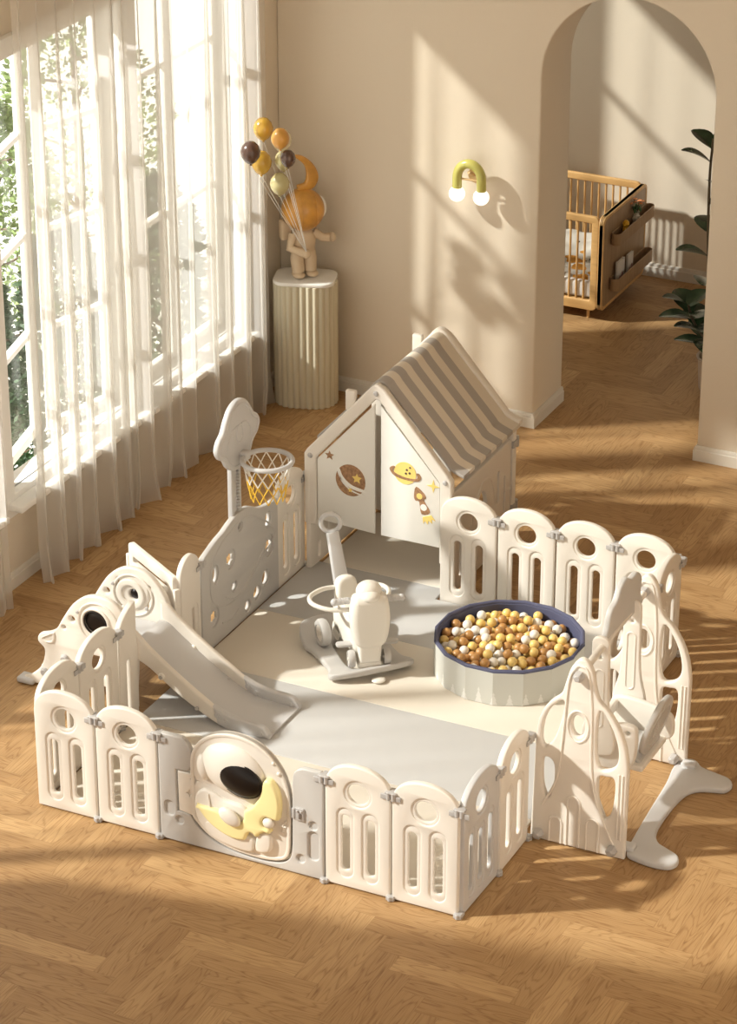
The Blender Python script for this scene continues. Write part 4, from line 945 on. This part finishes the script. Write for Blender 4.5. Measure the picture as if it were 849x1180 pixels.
BKP = mat('book_paper', (.80, .77, .72), .7)
for y, h_, lab, w_ in ((CY0+.24, 1.0, 'pale picture book with a printed cover leaning in the lower crib tray', .115), (CY0+.40, .93, 'narrow pale book beside the larger one in the lower crib tray', .085)):
    bt = thing('picture_book', lab, 'book', (YT-.006, y, .1845), group='books in the crib tray')
    m_ = MB(); m_.box((0, 0, .075*h_), (.008, w_, .15*h_), .001); obj('pages', m_, BKP, bt)
    m_ = MB(); m_.box((.0055, 0, .076*h_), (.0022, w_+.003, .152*h_), .0005); m_.box((-.0055, 0, .076*h_), (.0022, w_+.003, .152*h_), .0005); m_.box((0, -w_/2-.001, .076*h_), (.012, .002, .152*h_), .0005); obj('cover', m_, mat('book_cover', (.66, .62, .57), .55), bt)
    m_ = MB(); m_.shape(smooth([(-.035, .035), (-.02, .055), (.0, .05), (.02, .07), (.035, .05), (.03, .03), (.0, .035)], 3), t=.001, bev=.0002, M=T((.0070, 0, 0)) @ SX, seg=1); obj('cover_picture', m_, mat('book_print', (.42, .25, .25), .6), bt)

# ------------------------------------------------------------------ rubber plant behind the arch wall
PX, PY = 1.16, 5.55
LF = mat('rubber_leaf', (.038, .075, .036), .25, var=.35, bscale=10, coat=.3); ST_ = mat('rubber_stem', (.12, .09, .05), .7)
t = thing('rubber_plant', 'dark green rubber plant reaching out from behind the right side of the archway', 'plant', (PX, PY, 0))
m_ = MB(); m_.lathe([(0, 0), (.10, 0), (.125, .03), (.135, .20), (.145, .22), (.128, .22), (.12, .17), (0, .17)]); obj('plant_pot', m_, mat('pot_clay', (.60, .50, .40), .7), t)
def leaf(bm, p, d, L, w_, up):
    d = d.normalized(); s = d.cross(up).normalized(); n_ = s.cross(d).normalized(); k = 8; rows = []
    for i in range(k+1):
        u = i/k; wd = w_*math.sin(PI*min(1, u*.93+.04))**.75; c_ = p+d*L*u-Vector((0, 0, 1))*L*.22*u*u
        rows.append([bm.verts.new(c_+s*q*wd+n_*abs(q)*wd*.28) for q in (-1, -.5, 0, .5, 1)])
    for a, b_ in zip(rows, rows[1:]):
        for i in range(4): bm.faces.new((a[i], a[i+1], b_[i+1], b_[i]))
rng = random.Random(12)
stems = [[(0, 0, .15), (-.06, .0, .45), (-.12, .02, .80), (-.14, .03, 1.25), (-.13, .03, 1.50)], [(-.02, .02, .15), (-.08, -.03, .30), (-.16, -.05, .42), (-.20, -.05, .52)], [(.02, .02, .15), (.08, .05, .6), (.10, .05, 1.1)]]
m_ = MB()
for s in stems: m_.tube(smooth([tuple(p) for p in s], 5, False), .008, 8)
obj('stem', m_, ST_, t)
for si, s in enumerate(stems):
    P = [Vector(p) for p in smooth(s, 6, False)]
    for i in range(5 if si == 1 else 8, len(P), 2):
        for q in range(2 if si == 1 else 1):
            a = i*2.4+q*PI+si+rng.uniform(-.3, .3)
            d = Vector((math.cos(a), math.sin(a), rng.uniform(.15, .8))); bm = bmesh.new()
            leaf(bm, P[i], d, rng.uniform(.18, .25), rng.uniform(.060, .080), Vector((0, 0, 1))); obj('leaf', MB().take(bm), LF, t, angle=80)

# ------------------------------------------------------------------ light and camera
world = bpy.data.worlds.new('sky'); bpy.context.scene.world = world; world.use_nodes = True
bg = world.node_tree.nodes['Background']; wt = world.node_tree
tc = wt.nodes.new('ShaderNodeTexCoord'); sx = wt.nodes.new('ShaderNodeSeparateXYZ'); cr = wt.nodes.new('ShaderNodeValToRGB')
wt.links.new(tc.outputs['Generated'], sx.inputs[0]); wt.links.new(sx.outputs[2], cr.inputs[0]); wt.links.new(cr.outputs[0], bg.inputs[0])
cr.color_ramp.elements[0].position = .05; cr.color_ramp.elements[0].color = (1, .895, .765, 1); cr.color_ramp.elements[1].position = .70; cr.color_ramp.elements[1].color = (.30, .25, .20, 1)
bg.inputs[1].default_value = .95
sun = bpy.data.lights.new('sun', 'SUN'); sun.energy = 14; sun.color = (1.0, .985, .955); sun.angle = R(2.4)
so_ = bpy.data.objects.new('sun', sun); C.objects.link(so_)
dv = Vector((math.cos(R(32))*math.cos(R(35.5)), math.sin(R(32))*math.cos(R(35.5)), -math.sin(R(35.5))))
so_.rotation_euler = dv.to_track_quat('-Z', 'Y').to_euler(); so_.location = (-8, -4, 7)
cam = bpy.data.cameras.new('camera'); co = bpy.data.objects.new('camera', cam); C.objects.link(co); bpy.context.scene.camera = co
cam.sensor_fit = 'HORIZONTAL'; cam.sensor_width = 36; cam.lens = 36*3406.72/849; cam.clip_end = 200
yaw, pit = -.45242, .45610
fw = Vector((math.sin(yaw)*math.cos(pit), math.cos(yaw)*math.cos(pit), -math.sin(pit)))
co.location = (6.16126, -9.36792, 6.88213); co.rotation_euler = fw.to_track_quat('-Z', 'Y').to_euler()
vs = bpy.context.scene.view_settings; vs.view_transform = 'Standard'; vs.look = 'None'; vs.gamma = 1; vs.exposure = 0; vs.use_curve_mapping = False
